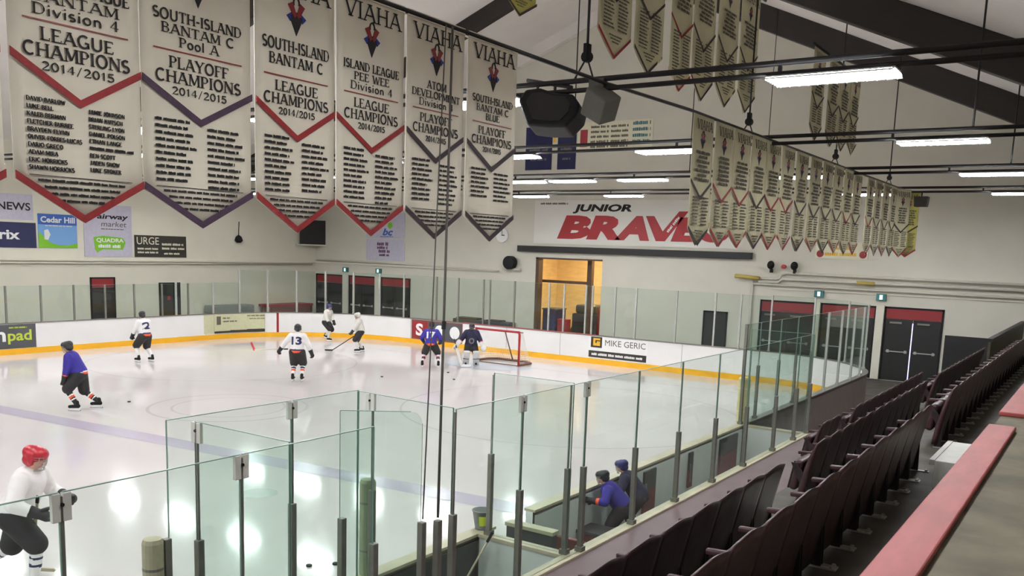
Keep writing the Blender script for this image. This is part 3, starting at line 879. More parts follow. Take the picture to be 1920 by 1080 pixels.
def make_lamp(name='high_bay_lamp'):
    t = thing(name, 'long white high bay lamp', 'lamp', (0,0,0), 'high bay lamps')
    L, W_ = .68, .26
    b = MB()
    F = ((-L,0,0), (0,1,0), (0,0,1))
    b.prism([(-.17,-.022),(.17,-.022),(.13,.0),(-.13,.0)], F, 0, 2*L)
    b.build('housing', 'lamp_case', t, bevel=.005)
    for k in range(6):
        b = MB()
        y = -.19+.076*k
        b.cyl((-L+.02, y, -.044), (L-.02, y, -.044), .017, n=8)
        b.build('tube', 'lamp', t, smooth=True)
    b = MB()
    for s in (-1, 1):
        b.add([(-L, s*.17, -.022), (L, s*.17, -.022), (L, s*W_, -.062), (-L, s*W_, -.062)], [(0,1,2,3)])
        b.add([(-L, s*.175, -.02), (L, s*.175, -.02), (L, s*(W_+.005), -.062), (-L, s*(W_+.005), -.062)], [(3,2,1,0)])
    b.build('reflector', 'lamp_case', t)
    b = MB()
    for k in range(13):
        x = -L+.05+k*(2*L-.1)/12
        b.box((x-.005, -W_+.005, -.07), (x+.005, W_-.005, -.064))
    b.build('wire_guard', 'lamp_case', t)
    b = MB()
    for x in (-L*.6, L*.6):
        b.cyl((x, 0, 0), (x, 0, .006), .02, n=6)
    b.build('hanger', 'steel_black', t)
    return t
LAMPS = {-7.8: [-2.83-3.95*k for k in range(0,4)], -1.8: [-2.83-3.95*k for k in range(0,4)], 4.2: [-2.83-3.95*k for k in range(0,5)], 10.2: [-2.83, -7.55, -11.5, -15.4],  # these first three runs are unseen, added for more illumination
         16.2: [-2.63, -7.42, -11.2, -15.1], 22.2: [-2.5, -6.7, -10.95, -13.15, -14.8], 28.2: [-2.5, -6.5, -14.6, -18.45]}
for y in far_words: LAMPS[y] = [-20.6, -24.1, -27.7, -31.2]
pipe_words.update(far_words)
lamp0 = make_lamp(); first = True
for y, xs in LAMPS.items():
    for i, x in enumerate(xs):
        lab = 'white high bay lamp, %s in its run, pipe %s' % (ORD[i], pipe_words[y])
        if first:
            lamp0.location = (x, y, TZ-.08); lamp0['label'] = lab; first = False
        else:
            dup(lamp0, (x, y, TZ-.08), lab)

def hang_wire(p0, p1, r, label, pulley=None, cat='cable', m='rope'):
    p0 = Vector(p0); p1 = Vector(p1)
    t = thing('hanging_cable', label, cat, p1, 'hanging cables')
    b = MB()
    b.tube([p0, p0.lerp(p1, .3), p0.lerp(p1, .7), p1], r, n=6)
    b.build('wire', m, t, smooth=True)
    if pulley:
        b = MB(); z = pulley
        c = Vector((p1.x, p1.y, z))
        b.cyl(c-Vector((0,.04,0)), c+Vector((0,.04,0)), .07, n=14)
        b.obox(c+Vector((0,0,.06)), ((1,0,0),(0,1,0),(0,0,1)), (.03, .055, .1))
        b.build('pulley', 'black', t, bevel=.005)
        b = MB()
        b.tube([c, c+Vector((-.17,0,-.26))], .012, n=6); b.tube([c, c+Vector((.1,0,-.26))], .012, n=6)
        b.build('bridle', m, t)
    return t
wn = {10.2: 'the pipe carrying the speakers', 16.2: 'the second pipe', 22.2: 'the third pipe', 28.2: 'the pipe close to the end wall'}
for y in wn:
    for x, w in ((-5.9, 'by the banner rail'), (-9.6, 'out over the ice'), (-2.2, 'above the seats')):
        if y == 10.2 and x == -2.2: continue
        hang_wire((x, y, ceil_z(x)-.02), (x, y, TZ+.1 if not -6.5 < x < -5 else TZ+.34), .013 if x < -9 else .018, 'black hanging cable holding %s, %s' % (wn[y], w), pulley=TZ+.36 if -6.5 < x < -5 else None, m='steel_black')

# banner rails
def rail(x, y0, y1, z, label, r=.028):
    b = MB(); b.tube([(x, y0, z), (x, (y0+y1)/2, z-.0), (x, y1, z)], r, n=8)
    o = b.build('banner_rail', 'steel_black', loc=(x, y0, z), smooth=True)
    return tag(o, label, 'rail', 'banner rails')
RX, RZ = -5.6, 6.265
b = MB(); b.tube([(-5.62, -2.0, 6.236), (-5.60, 10.2, 6.234), (-5.455, 12.5, 6.234), (-5.455, 16.2, 6.234), (-5.46, 22.2, 6.234), (-5.45, 29.3, 6.234)], .025, n=8)
tag(b.build('banner_rail', 'steel_black', loc=(-5.6, 0, 6.25), smooth=True), 'long black rail carrying the big team banners', 'rail', 'banner rails')
rail(-6.5, 11.2, 18.3, 9.25, 'black rail carrying the group of banners high above the speakers')
rail(-5.75, 19.2, 23.6, 8.55, 'black rail carrying the four small banners under the roof beam')
rail(-9.0, 11.6, 14.6, 10.4, 'black rail carrying the single yellow banner')

# thick and thin pull ropes from the rail to the gate posts
t = thing('pull_rope', 'thick dark pull rope hanging in front of the banners down to the gate post', 'rope', (-4.285, 5.36, 1.97))
b = MB(); b.tube([(-5.5, 6.94, 6.2), (-4.9, 6.16, 4.1), (-4.285, 5.36, 1.99)], .0115, n=7); b.build('line', 'rope', t, smooth=True)
b = MB(); b.tube([(-4.72, 5.93, 3.5), (-4.705, 5.905, 3.44)], .019, n=8); b.build('knot', 'black', t)
t = thing('pull_rope', 'thin grey pull rope hanging beside the thick dark one', 'rope', (-4.35, 5.24, 1.97))
b = MB(); b.tube([(-5.5, 6.84, 6.2), (-4.94, 6.06, 4.1), (-4.35, 5.25, 1.99)], .006, n=7); b.build('line', 'rope', t, smooth=True)

# ------------------------------------------------------------------ speakers on the first pipe
t = thing('speaker', 'bulky black loudspeaker hung under the pipe', 'speaker', (-6.4, 10.2, 5.95))
c = Vector((-6.38, 10.18, 5.92))
ax = (Vector((.97, .2, -.12)).normalized(), Vector((-.2, .95, -.25)).normalized())
axz = ax[0].cross(ax[1]).normalized(); ay = axz.cross(ax[0]).normalized()
b = MB()
out = [(-.43,.05),(-.36,.2),(-.16,.24),(.02,.2),(.3,.2),(.42,.08),(.42,-.06),(.3,-.24),(.05,-.27),(-.22,-.27)]
b.prism(out, (c, ax[0], axz), -.2, .2)
b.build('cabinet', 'black', t, bevel=.035, segs=3)
b = MB(); b.prism([(x*.72, z*.72) for x, z in out], (c - ay*.0, ax[0], axz), .195, .215); b.build('grille', 'steel_black', t)
b = MB()
for dx in (-.25, .02, .22):
    b.tube([c+ax[0]*dx+axz*.15, Vector((-6.38+dx, 10.2, 6.1)), Vector((-6.38+dx, 10.2, 6.3))], .02, n=6)
b.tube([Vector((-6.8,10.2,6.36)), Vector((-6.5,10.2,6.3)), Vector((-6.1,10.2,6.22))], .025, n=6)
b.build('hanging_bracket', 'steel_black', t)
t = thing('speaker', 'grey wedge loudspeaker tilted on its corner under the pipe', 'speaker', (-5.65, 10.2, 5.95))
c = Vector((-5.66, 10.16, 5.96))
U = Vector((.82, 0, -.57)).normalized(); Y_ = Vector((.25, .93, .25)); V = Y_.cross(U).normalized(); Wd = U.cross(V).normalized()
b = MB(); b.prism([(-.18,-.19),(.16,-.19),(.2,.13),(-.14,.17)], (c, U, V), -.16, .16)
b.build('cabinet', 'speaker_grey', t, bevel=.02, segs=3)
b = MB(); b.prism([(-.13,-.14),(.12,-.14),(.15,.09),(-.1,.12)], (c, U, V), .158, .168); b.build('grille', 'dark_grey', t)
b = MB(); b.tube([(-5.75,10.2,6.3),(-5.73,10.18,6.1),(-5.7,10.1,5.98)], .022, n=8); b.box((-5.83,10.15,6.13),(-5.62,10.25,6.3)); b.build('hanging_bracket', 'speaker_grey', t)
t = thing('speaker', 'small dark speaker under the end of the last pipe', 'speaker', (-4.97, 28.2, 5.92))
b = MB(); b.prism([(-.17,-.17),(.17,-.17),(.2,.12),(-.2,.12)], ((-4.97,28.2,5.92),(1,0,0),(0,0,1)), -.15, .15); b.build('cabinet', 'dark_grey', t, bevel=.02)
b = MB(); b.cyl((-4.97,28.2,6.0),(-4.97,28.2,6.2), .02, n=6); b.build('hanging_bracket', 'black', t)

# ------------------------------------------------------------------ banners
def crest(parent, frame, u, v, s):
    # team crest: shield body, two red wings, blue side feathers, loop on top
    b = MB()
    b.prism([(u-.26*s, v-.1*s),(u, v-.62*s),(u+.26*s, v-.1*s),(u+.12*s, v+.12*s),(u-.12*s, v+.12*s)], frame, .0, .006, 0)
    b.prism([(u-.36*s, v+.32*s),(u-.1*s, v-.08*s),(u+.0*s, v+.02*s),(u-.16*s, v+.42*s)], frame, .003, .009, 1)
    b.prism([(u+.36*s, v+.32*s),(u+.16*s, v+.42*s),(u+.0*s, v+.02*s),(u+.1*s, v-.08*s)], frame, .003, .009, 1)
    b.prism([(u-.42*s, v-.04*s),(u-.26*s, v-.2*s),(u-.2*s, v+.1*s)], frame, .002, .008, 2)
    b.prism([(u+.42*s, v-.04*s),(u+.2*s, v+.1*s),(u+.26*s, v-.2*s)], frame, .002, .008, 2)
    o, U, V = [Vector(q) for q in frame]
    W = U.cross(V)
    b.tube([o+U*(u+math.cos(a)*.12*s)+V*(v+.4*s+math.sin(a)*.17*s)+W*.005 for a in [PI*k/8-.3 for k in range(0,11)]], .03*s, n=6, mi=0)
    return b.build('crest', ['ink', 'red', 'blue'], parent)

def banner_cloth(parent, frame, w, zt, zc, ztip, m, sag=.012, seed=0):
    # frame origin at the top corner height 0: u across, v = world height
    rnd = random.Random(seed)
    a1, a2 = rnd.uniform(.6, 1.4)*sag, rnd.uniform(0, 6)
    N, K = 10, 8
    o, U, V = [Vector(q) for q in frame]; W = U.cross(V).normalized()
    vs = []
    for j in range(K+1):
        for i in range(N+1):
            u = w*i/N
            vb = zc - (zc-ztip)*(1-abs(2*i/N-1))
            v = zt + (vb-zt)*j/K
            d = a1*math.sin(5*u/w+a2)*(j/K)
            vs.append(o+U*u+V*v+W*d)
    fs = []
    for j in range(K):
        for i in range(N):
            q = j*(N+1)+i
            fs.append((q, q+N+1, q+N+2, q+1))
    b = MB(); b.add(vs, fs)
    ob = b.build('cloth', m, parent, smooth=True)
    sm = ob.modifiers.new('thickness', 'SOLIDIFY'); sm.thickness = .006; sm.offset = -1
    return a1, a2
def chevron(parent, frame, w, zc, zt, th, m, name='tape'):
    b = MB()
    b.prism([(0, zc),(w/2, zt),(w, zc),(w, zc+th),(w/2, zt+th),(0, zc+th)], frame, .012, .018, 0)
    return b.build(name, m, parent)

def big_banner(y0, w, lines, names, upper, lower, label, crest_on=True, top='VIAHA', coach=4, font_names=None, seed=0):
    x = -5.6
    t = thing('championship_banner', label, 'banner', (x, y0, 6.22), 'big team banners')
    F = ((x, y0, 0), (0,1,0), (0,0,1))
    banner_cloth(t, F, w, 6.235, 4.455, 4.205, 'cloth_ivory', .006, seed)
    chevron(t, F, w, 5.175, 4.925, .05, upper)
    chevron(t, F, w, 4.455, 4.205, .05, lower)
    b = MB(); b.rect(F, 0, 6.205, w, 6.262, -.046, .008); b.build('hem_sleeve', 'cloth_ivory', t)
    d0, d1 = .009, .013
    if top:
        b = MB(); serif_text(b, top, F, w*.1, 6.03, w*.93, 6.17, d0, d1, heavy=.13); b.build('team_initials', 'ink', t)
    b = MB()
    rows_ = [(5.68,5.61),(5.59,5.525),(5.51,5.445)] if len(lines[0]) == 3 else [(5.69,5.605),(5.575,5.495)]
    for (s, rel, hh), (za, zb) in zip(lines[0], rows_):
        serif_text(b, s, F, w*(.5-rel/2), zb, w*(.5+rel/2), za, d0, d1, heavy=.16)
    zr = 5.415
    b.build('heading_lettering', 'ink', t)
    b = MB(); b.rect(F, w*.1, zr-.006, w*.9, zr+.002, d0, d1); b.build('red_rule', 'red', t)
    b = MB()
    for (s, rel, hh), (za, zb) in zip(lines[1], [(5.375,5.298),(5.278,5.198),(5.172,5.122)]):
        serif_text(b, s, F, w*(.5-rel/2), zb, w*(.5+rel/2), za, d0, d1, heavy=.16)
    b.build('title_lettering', 'ink', t)
    if crest_on: crest(t, F, w*.5, 5.89, .24)
    k = 0
    for col, (ua, nm) in enumerate(((.1, names[0]), (.56, names[1]))):
        b = MB()
        z = 4.955 if col == 0 else 4.925
        for s in nm:
            k += 1
            hh = .026
            if isinstance(s, str):
                ww = min(.4*w, serif_width(s)*hh*.95)
                serif_text(b, s, F, w*ua, z-hh, w*ua+ww, z, d0, d1, heavy=.24, light=.14, serifs=False)
            else:
                dash_words(b, F, w*ua, z-.022, w*(ua+s), z, d0, d1, 0, seed*100+k)
            z -= .0455
        b.build('roster_column', 'ink', t)
    b = MB(); b.rect(F, w*.1, 4.485, w*.9, 4.489, d0, d1); b.build('rule', 'ink', t)
    b = MB()
    for k in range(coach):
        half = .34-.045*k
        dash_words(b, F, w*(.5-half), 4.45-.04*k, w*(.5+half), 4.468-.04*k, d0, d1, 0, seed*77+k)
    b.build('coach_lettering', 'ink', t)
    return t
R8 = [.3,.28,.34,.3,.36,.26,.32,.3]
N1 = ['DAVID BARLOW','LUKE BELL','KALEB BERMAN','FLETCHER BURREE','BRAYDEN FLYNN','OLIVER FORBES-LUCAS','DARIO GRECO','ADAM MIRA','ERIC HORRICKS','SHAWN HORRICKS']
N2 = ['JAMIE JOHNSON','BRIAN KUTSCH','STERLING LYON','DANIEL POLSON','ETHAN LANGE',.36,'BEN SCOTT','JADEN SNOW','LUKE STOKER']
big_banner(1.92, .86, ([('BANTAM', .74, .1)], [('LEAGUE', .56, .105), ('CHAMPIONS', .82, .105), ('2014/2015', .56, .06)]), (R8+[.3,.3], R8+[.3]), 'band_red', 'band_red', 'ivory team banner cut off at the picture edge, red tape')
big_banner(2.835, .86, ([('ISLAND LEAGUE', .84, .075), ('BANTAM', .66, .085), ('Division 4', .66, .075)], [('LEAGUE', .56, .105), ('CHAMPIONS', .82, .105), ('2014/2015', .56, .058)]), (N1, N2), 'band_red', 'band_red', 'ivory banner reading Bantam Division 4 League Champions with red tape', seed=1)
big_banner(3.705, .92, ([('SOUTH-ISLAND', .8, .075), ('BANTAM C', .66, .075), ('Pool A', .36, .075)], [('PLAYOFF', .54, .105), ('CHAMPIONS', .78, .105), ('2014/2015', .5, .058)]), (R8+[.3,.27], R8+[.3,.3]), 'band_purple', 'band_purple', 'ivory banner reading South-Island Bantam C Pool A with purple tape', seed=2)
big_banner(4.665, .825, ([('SOUTH-ISLAND', .84, .075), ('BANTAM C', .68, .08)], [('LEAGUE', .54, .105), ('CHAMPIONS', .82, .105), ('2014/2015', .46, .05)]), (R8+[.3,.3], R8+[.26]), 'band_red', 'band_red', 'ivory banner reading South-Island Bantam C League Champions with red tape', seed=3)
big_banner(5.515, .85, ([('ISLAND LEAGUE', .82, .075), ('PEE WEE', .52, .065), ('Division 4', .62, .065)], [('LEAGUE', .52, .095), ('CHAMPIONS', .8, .1), ('2014/2015', .4, .046)]), (R8+[.3,.3], R8+[.26,.2]), 'band_red', 'band_red', 'ivory banner reading Pee Wee Division 4 with red tape', seed=4)
big_banner(6.405, .855, ([('ATOM', .34, .06), ('DEVELOPMENT', .84, .06), ('Division 4', .6, .06)], [('PLAYOFF', .56, .09), ('CHAMPIONS', .8, .09), ('2014/2015', .36, .045)]), (R8+[.3], R8+[.26]), 'band_dark', 'band_dark', 'ivory banner reading Atom Development behind the ropes', seed=5)
big_banner(7.325, .87, ([('SOUTH-ISLAND', .82, .065), ('BANTAM C', .66, .06), ('BLUE', .28, .06)], [('PLAYOFF', .56, .09), ('CHAMPIONS', .82, .09), ('2014/2015', .38, .045)]), (R8[:7], R8[:7]), 'band_dark', 'band_dark', 'ivory banner reading South-Island Bantam C Blue at the end of the row, dark tape', seed=6)

def small_banner(x, y0, w, zt, zc, ztip, upm, lom, label, group, m='cloth_beige', rot=0.0, seed=0, crest_on=True):
    t = thing('championship_banner', label, 'banner', (x, y0, zt), group)
    U = Vector((math.sin(rot), math.cos(rot), 0))
    F = ((x, y0, 0), U, (0,0,1))
    banner_cloth(t, F, w, zt, zc, ztip, m, .02, seed)
    H = zt-zc
    up_c = zc + H*.41
    chevron(t, F, w, up_c, up_c-(zc-ztip), .045, upm)
    chevron(t, F, w, zc, ztip, .045, lom)
    b = MB(); d0, d1 = .022, .026
    serif_text(b, 'VIAHA', F, w*.12, zt-.22, w*.88, zt-.08, d0, d1, heavy=.15)
    b.build('team_initials', 'ink_soft', t); b = MB()
    z = zt - H*.31
    rnd = random.Random(seed+5)
    for k in range(7):
        hw = rnd.uniform(.2, .36)
        dash_words(b, F, w*(.5-hw), z-.045, w*(.5+hw), z, d0, d1, 0, seed*31+k)
        z -= .066
        if z < up_c-.02: break
    b.build('heading_lettering', 'ink_soft', t)
    for c in (.12, .56):
        b = MB()
        z = up_c - .2
        while z > zc + .05:
            dash_words(b, F, w*c, z-.024, w*(c+rnd.uniform(.24,.34)), z, d0, d1, 0, int(z*1000)+seed)
            z -= .05
        b.build('roster_column', 'ink_soft', t)
    b = MB()
    for k in range(3):
        dash_words(b, F, w*(.3+.05*k), zc-.03-.045*k, w*(.7-.05*k), zc-.01-.045*k, d0, d1, 0, seed+k)
    b.build('coach_lettering', 'ink_soft', t)
    if crest_on: crest(t, F, w*.5, zt-H*.21, .22)
    return t
cs = {'k': 'band_dark', 'r': 'band_red'}
row = [(12.62,'k','k'),(13.5,'r','r'),(14.32,'r','r'),(15.17,'k','k'),(15.95,'r','r'),(16.82,'r','r'),(17.72,'k','k'),(18.7,'k','r'),(19.6,'k','k'),(20.5,'k','r'),(21.4,'r','k'),(22.25,'k','r'),
       (23.6,'r','r'),(24.5,'k','k'),(25.45,'k','r'),(26.4,'k','k')]
for i, (y, u, l) in enumerate(row):
    small_banner(-5.44, y, .79, 6.225, 4.53, 4.28, cs[u], cs[l], 'olive-beige banner in the long far row, %s from the doorway sign, %s tip' % (ORD[i], 'red' if l == 'r' else 'dark'), 'far row of team banners', seed=10+i)
small_banner(-5.5, 27.3, .8, 6.215, 4.53, 4.28, 'band_dark', 'band_red', 'olive team banner twisted sideways near the far end of the row', 'far row of team banners', 'cloth_beige', rot=.35, seed=40)
small_banner(-5.56, 28.25, .85, 6.215, 4.5, 4.3, 'band_dark', 'band_red', 'yellow-olive team banner closing the far row by the small speaker', 'far row of team banners', 'cloth_yellow', rot=.5, seed=41)
hi = [(11.5,1.0,'k','r',7.28,6.94),(12.64,.98,'k','k',7.24,6.92),(13.89,.88,'r','r',7.14,6.85),(14.8,.98,'k','k',7.2,6.84),(15.93,.98,'k','k',7.26,6.9),(17.02,1.0,'k','k',7.3,6.95)]
for i, (y, w, u, l, zc, zt) in enumerate(hi):
    small_banner(-6.5, y, w, 9.22, zc, zt, cs[u], cs[l], 'olive-beige banner hanging high above the speakers, %s in that group' % ORD[i], 'high group of banners', seed=60+i)
for i, (y, w) in enumerate(((19.35,.88),(20.55,.9),(21.5,.9),(22.45,.88))):
    small_banner(-5.75, y, w, 8.52, 6.95, 6.66, 'band_dark', 'band_dark', 'small olive-beige banner behind the bright lamp, %s of four' % ORD[i], 'four banners under the beam', seed=80+i)
small_banner(-9.0, 12.65, 1.05, 10.35, 8.36, 8.08, 'band_dark', 'band_dark', 'single bright yellow banner with maroon edge above the ivory row', 'yellow banner', 'cloth_yellow', seed=90, crest_on=False)

# ------------------------------------------------------------------ signs on the walls
def sign(name, label, cat, frame, u0, v0, u1, v1, m, th=.03):
    o, U, V = [Vector(q) for q in frame]
    t = thing(name, label, cat, o + U*((u0+u1)/2) + V*v0)
    b = MB(); b.rect(frame, u0, v0, u1, v1, .004, th); b.build('panel', m, t)
    return t
def lettering(t, frame, items, m, th=.03, name='lettering'):
    b = MB()
    for it in items:
        s, u0, v0, u1, v1 = it[:5]
        kw = it[5] if len(it) > 5 else {}
        if s is None: dash_words(b, frame, u0, v0, u1, v1, th+.001, th+.004, 0, seed=int(u0*100+v0*10))
        else: font_text(b, s, frame, u0, v0, u1, v1, th+.001, th+.004, 0, **kw)
    return b.build(name, m, t)
L = LF
t = sign('advert_sign', 'pale news advert on the side wall above the navy one', 'sign', L, 15.6, 4.62, 18.55, 5.6, 'lilac')
lettering(t, L, [('NEWS', 17.2, 4.98, 18.45, 5.28, {'bold': .02})], 'ink'); lettering(t, L, [('CH', 16.5, 4.98, 17.15, 5.28)], 'cap_red', name='faded_lettering')
t = sign('advert_sign', 'navy advert with white rounded lettering on the side wall', 'sign', L, 15.6, 3.55, 18.63, 4.52, 'navy')
lettering(t, L, [('trix', 16.95, 3.86, 18.0, 4.22, {'bold': .03})], 'white')
t = sign('advert_sign', 'blue advert with green hills on the side wall', 'sign', L, 18.72, 3.57, 20.3, 4.9, 'sky_blue')
b = MB(); b.rect(L, 18.72, 4.48, 20.3, 4.9, .03, .034); b.build('top_band', 'mid_blue', t)
b = MB(); b.prism([(18.72,3.57),(20.3,3.57),(20.3,3.78),(19.9,3.68),(19.5,3.68),(19.15,3.8),(18.72,4.2)], L, .03, .035); b.build('hills', 'green', t)
b = MB(); b.prism([(18.95,3.9),(19.1,3.88),(19.2,4.1),(19.1,4.3),(18.95,4.25)], L, .03, .036); b.build('splash', 'white', t)
lettering(t, L, [('Cedar Hill', 18.82, 4.56, 20.22, 4.8, {'bold': .03}), (None, 19.0, 4.42, 20.1, 4.47)], 'white', th=.036)
t = sign('advert_sign', 'white advert with two shop logos, one a green swoosh', 'sign', L, 20.6, 3.25, 22.75, 5.4, 'lilac')
lettering(t, L, [('Fairway', 20.95, 4.75, 22.6, 5.03, {'bold': .03, 'shear': .15})], 'ink')
lettering(t, L, [('market', 21.35, 4.5, 22.5, 4.72, {'shear': .15}), (None, 21.35, 4.38, 22.4, 4.42)], 'ink_soft', name='small_lettering')
b = MB(); b.prism([(21.05,3.55),(21.15,3.42),(21.4,3.55),(22.3,3.55),(22.45,3.85),(22.3,4.05),(21.4,4.12),(21.0,4.05)], L, .03, .036); b.build('green_swoosh', 'green', t)
lettering(t, L, [('QUADRA', 21.12, 3.82, 22.35, 4.02, {'bold': .03}), (None, 21.2, 3.62, 22.2, 3.76)], 'white', th=.038, name='white_lettering')
t = sign('advert_sign', 'dark advert with pale lettering at the end of the side wall signs', 'sign', L, 22.87, 3.25, 25.45, 4.2, 'sign_black')
lettering(t, L, [('URGE', 22.97, 3.8, 24.05, 4.12), (None, 23.0, 3.58, 24.0, 3.66), (None, 23.0, 3.42, 24.0, 3.5), (None, 24.2, 3.78, 25.3, 3.88), (None, 24.2, 3.6, 25.35, 3.7), (None, 24.3, 3.38, 25.1, 3.46)], 'cream')
t = thing('hanging_horn', 'small black horn hung from a wire on the side wall', 'lamp', (-35.25, 28.3, 4.0))  # black megaphone horn on a wire, gives no light
b = MB(); b.tube([(-35.25,28.33,5.0),(-35.25,28.3,4.35)], .02, n=6); b.build('wire', 'black', t)
b = MB(); b.tube([(-35.25,28.3,4.36),(-35.25,28.3,4.28),(-35.25,28.3,4.1),(-35.25,28.3,4.0)], [.04,.14,.2,.08], n=12); b.build('horn_bell', 'black', t)
t = thing('screen', 'dark flat screen on a shelf in the corner', 'screen', (-35.2, 33.0, 4.0))
b = MB(); b.obox((-34.9, 32.85, 4.66), ((.35,.94,0),(.94,-.35,0),(0,0,1)), (.78, .05, .62)); b.build('display', 'door_dark', t, bevel=.01)
b = MB(); b.obox((-35.0, 32.85, 4.0), ((.35,.94,0),(.94,-.35,0),(0,0,1)), (.95, .2, .03)); b.build('shelf', 'wall', t)

t = sign('poster', 'lilac and white poster pair on the end wall', 'poster', ELF, -31.7, 3.36, -29.14, 4.42, 'lilac')
lettering(t, ELF, [(None, -30.95, 4.1, -30.2, 4.28), (None, -30.95, 3.93, -30.25, 4.07), (None, -30.85, 3.75, -30.1, 3.9), (None, -30.8, 3.58, -30.15, 3.7)], 'purple_ink')
t = sign('poster', 'pale poster with blue script above the lilac one', 'poster', ELF, -31.7, 4.46, -29.14, 5.7, 'lilac')
lettering(t, ELF, [('bc', -30.6, 4.6, -29.9, 4.95, {'shear': .3, 'bold': .03}), (None, -30.75, 4.53, -29.9, 4.57)], 'mid_blue')
b = MB(); b.cyl((-30.1, 33.36, 5.1), (-30.1, 33.365, 5.1), .16, n=16); b.build('green_dot', 'green', t)
# large team sign over the doorway
t = sign('team_sign', 'long white team sign with big red slanted lettering over the doorway', 'sign', ELF, -21.6, 4.44, -12.3, 6.3, 'sign_white', .04)
lettering(t, ELF, [('JUNIOR', -19.65, 5.74, -16.85, 6.13, {'bold': .045, 'shear': .2})], 'ink', .04)
b = MB()
bold = {'bold': .06, 'shear': .22}
font_text(b, 'B', ELF, -20.4, 4.66, -18.75, 5.66, .041, .046, 0, **bold)
font_text(b, 'R', ELF, -18.95, 4.66, -17.3, 5.66, .041, .046, 0, **bold)
font_text(b, 'A', ELF, -17.6, 4.66, -16.0, 5.66, .041, .046, 0, **bold)
b.prism([(-15.7,4.66),(-15.3,4.66),(-14.35,5.85),(-14.75,5.85),(-15.42,5.05),(-15.82,5.66),(-16.2,5.66)], ELF, .041, .046)
font_text(b, 'E', ELF, -15.05, 4.66, -13.6, 5.62, .041, .046, 0, **bold)
font_text(b, 'S', ELF, -13.75, 4.66, -12.45, 5.62, .041, .046, 0, **bold)
b.build('red_lettering', 'bright_red', t)
b = MB(); dash_words(b, (Vector((-15.25,33.4,5.0)), Vector((.62,0,.78)), Vector((-.78,0,.62))), .05, -.06, .85, .05, .047, .05, 0, 3); b.build('small_lettering', 'white', t)
b = MB(); dash_words(b, ELF, -21.3, 6.12, -19.9, 6.2, .041, .045, 0, 8); b.build('top_line', 'ink_soft', t)
o = MB(); o.rect(ELF, -22.35, 4.06, -11.64, 4.32, 0, .22); o = o.build('door_track_beam', 'steel_black', loc=(-17, 33.3, 4.2), bevel=.01)
tag(o, 'long black beam below the team sign', 'beam')
for x0, x1, w in ((-22.2, -20.85, 'beside the ivory row'), (-20.55-.0, -19.65, 'next to the cream honours board')):
    t = sign('pennant', 'navy pennant on the end wall %s' % w, 'pennant', ELF, x0 if x0 < -21 else -20.55, 7.6, x1, 9.42, 'navy')
    lettering(t, ELF, [(None, (x0+.2 if x0 < -21 else -20.4), 8.35, x1-.2, 8.5), (None, (x0+.25 if x0 < -21 else -20.3), 8.0, x1-.25, 8.1)], 'cap_grey')
t = sign('poster', 'small cream poster between the two navy pennants', 'poster', ELF, -20.82, 8.3, -20.58, 9.2, 'cream')
lettering(t, ELF, [(None, -20.78, 8.75, -20.62, 9.0)], 'gold')
t = sign('honours_board', 'cream honours board with rows of team names', 'sign', ELF, -19.58, 8.36, -16.1, 9.5, 'cream')
it = []
for k in range(5):
    it += [(None, -18.95, 9.25-.2*k, -18.1, 9.35-.2*k), (None, -18.0, 9.25-.2*k, -17.2, 9.35-.2*k)]
lettering(t, ELF, it, 'ink_soft')
lettering(t, ELF, [(None, -17.0, 9.3-.24*k, -16.2, 9.44-.24*k) for k in range(4)], 'exit_case', name='green_lettering')
b = MB(); b.rect(ELF, -19.45, 8.5, -19.1, 9.2, .03, .034); b.build('side_figure', 'cap_red', t)
t = sign('wall_sign', 'small yellowed sign between two red roundels on the end wall', 'sign', ELF, -9.3, 4.2, -7.45, 4.78, 'cream')
lettering(t, ELF, [(None, -8.95, 4.3, -7.85, 4.42), (None, -8.7, 4.52, -8.0, 4.62)], 'gold')
b = MB()
for x in (-9.12, -7.62): b.cyl((x, 33.365, 4.36), (x, 33.36, 4.36), .13, n=16)
b.build('roundel', 'red', t)

def exit_sign(x, z, label):
    t = thing('exit_sign', label, 'exit sign', (x, 33.3, z), 'green exit signs')
    b = MB(); b.box((x-.17, 33.27, z-.12), (x+.17, 33.39, z+.12)); b.build('case', 'exit_case', t, bevel=.01)
    b = MB()
    F = ((x, 33.27, z), (1,0,0), (0,0,1))
    b.rect(F, -.05, -.075, .05, .08, .001, .004)
    b.build('lit_figure', 'teal_glow', t)
exit_sign(-9.02, 2.9, 'lit green exit sign over the pillar behind the corner glass'); exit_sign(-6.86, 2.9, 'lit green exit sign over the pillar beside the door with the light gap')
exit_sign(-33.1, 2.8, 'lit green exit sign at the dark doors in the far corner'); exit_sign(-30.8, 2.83, 'lit green exit sign between the dark doors below the lilac poster')

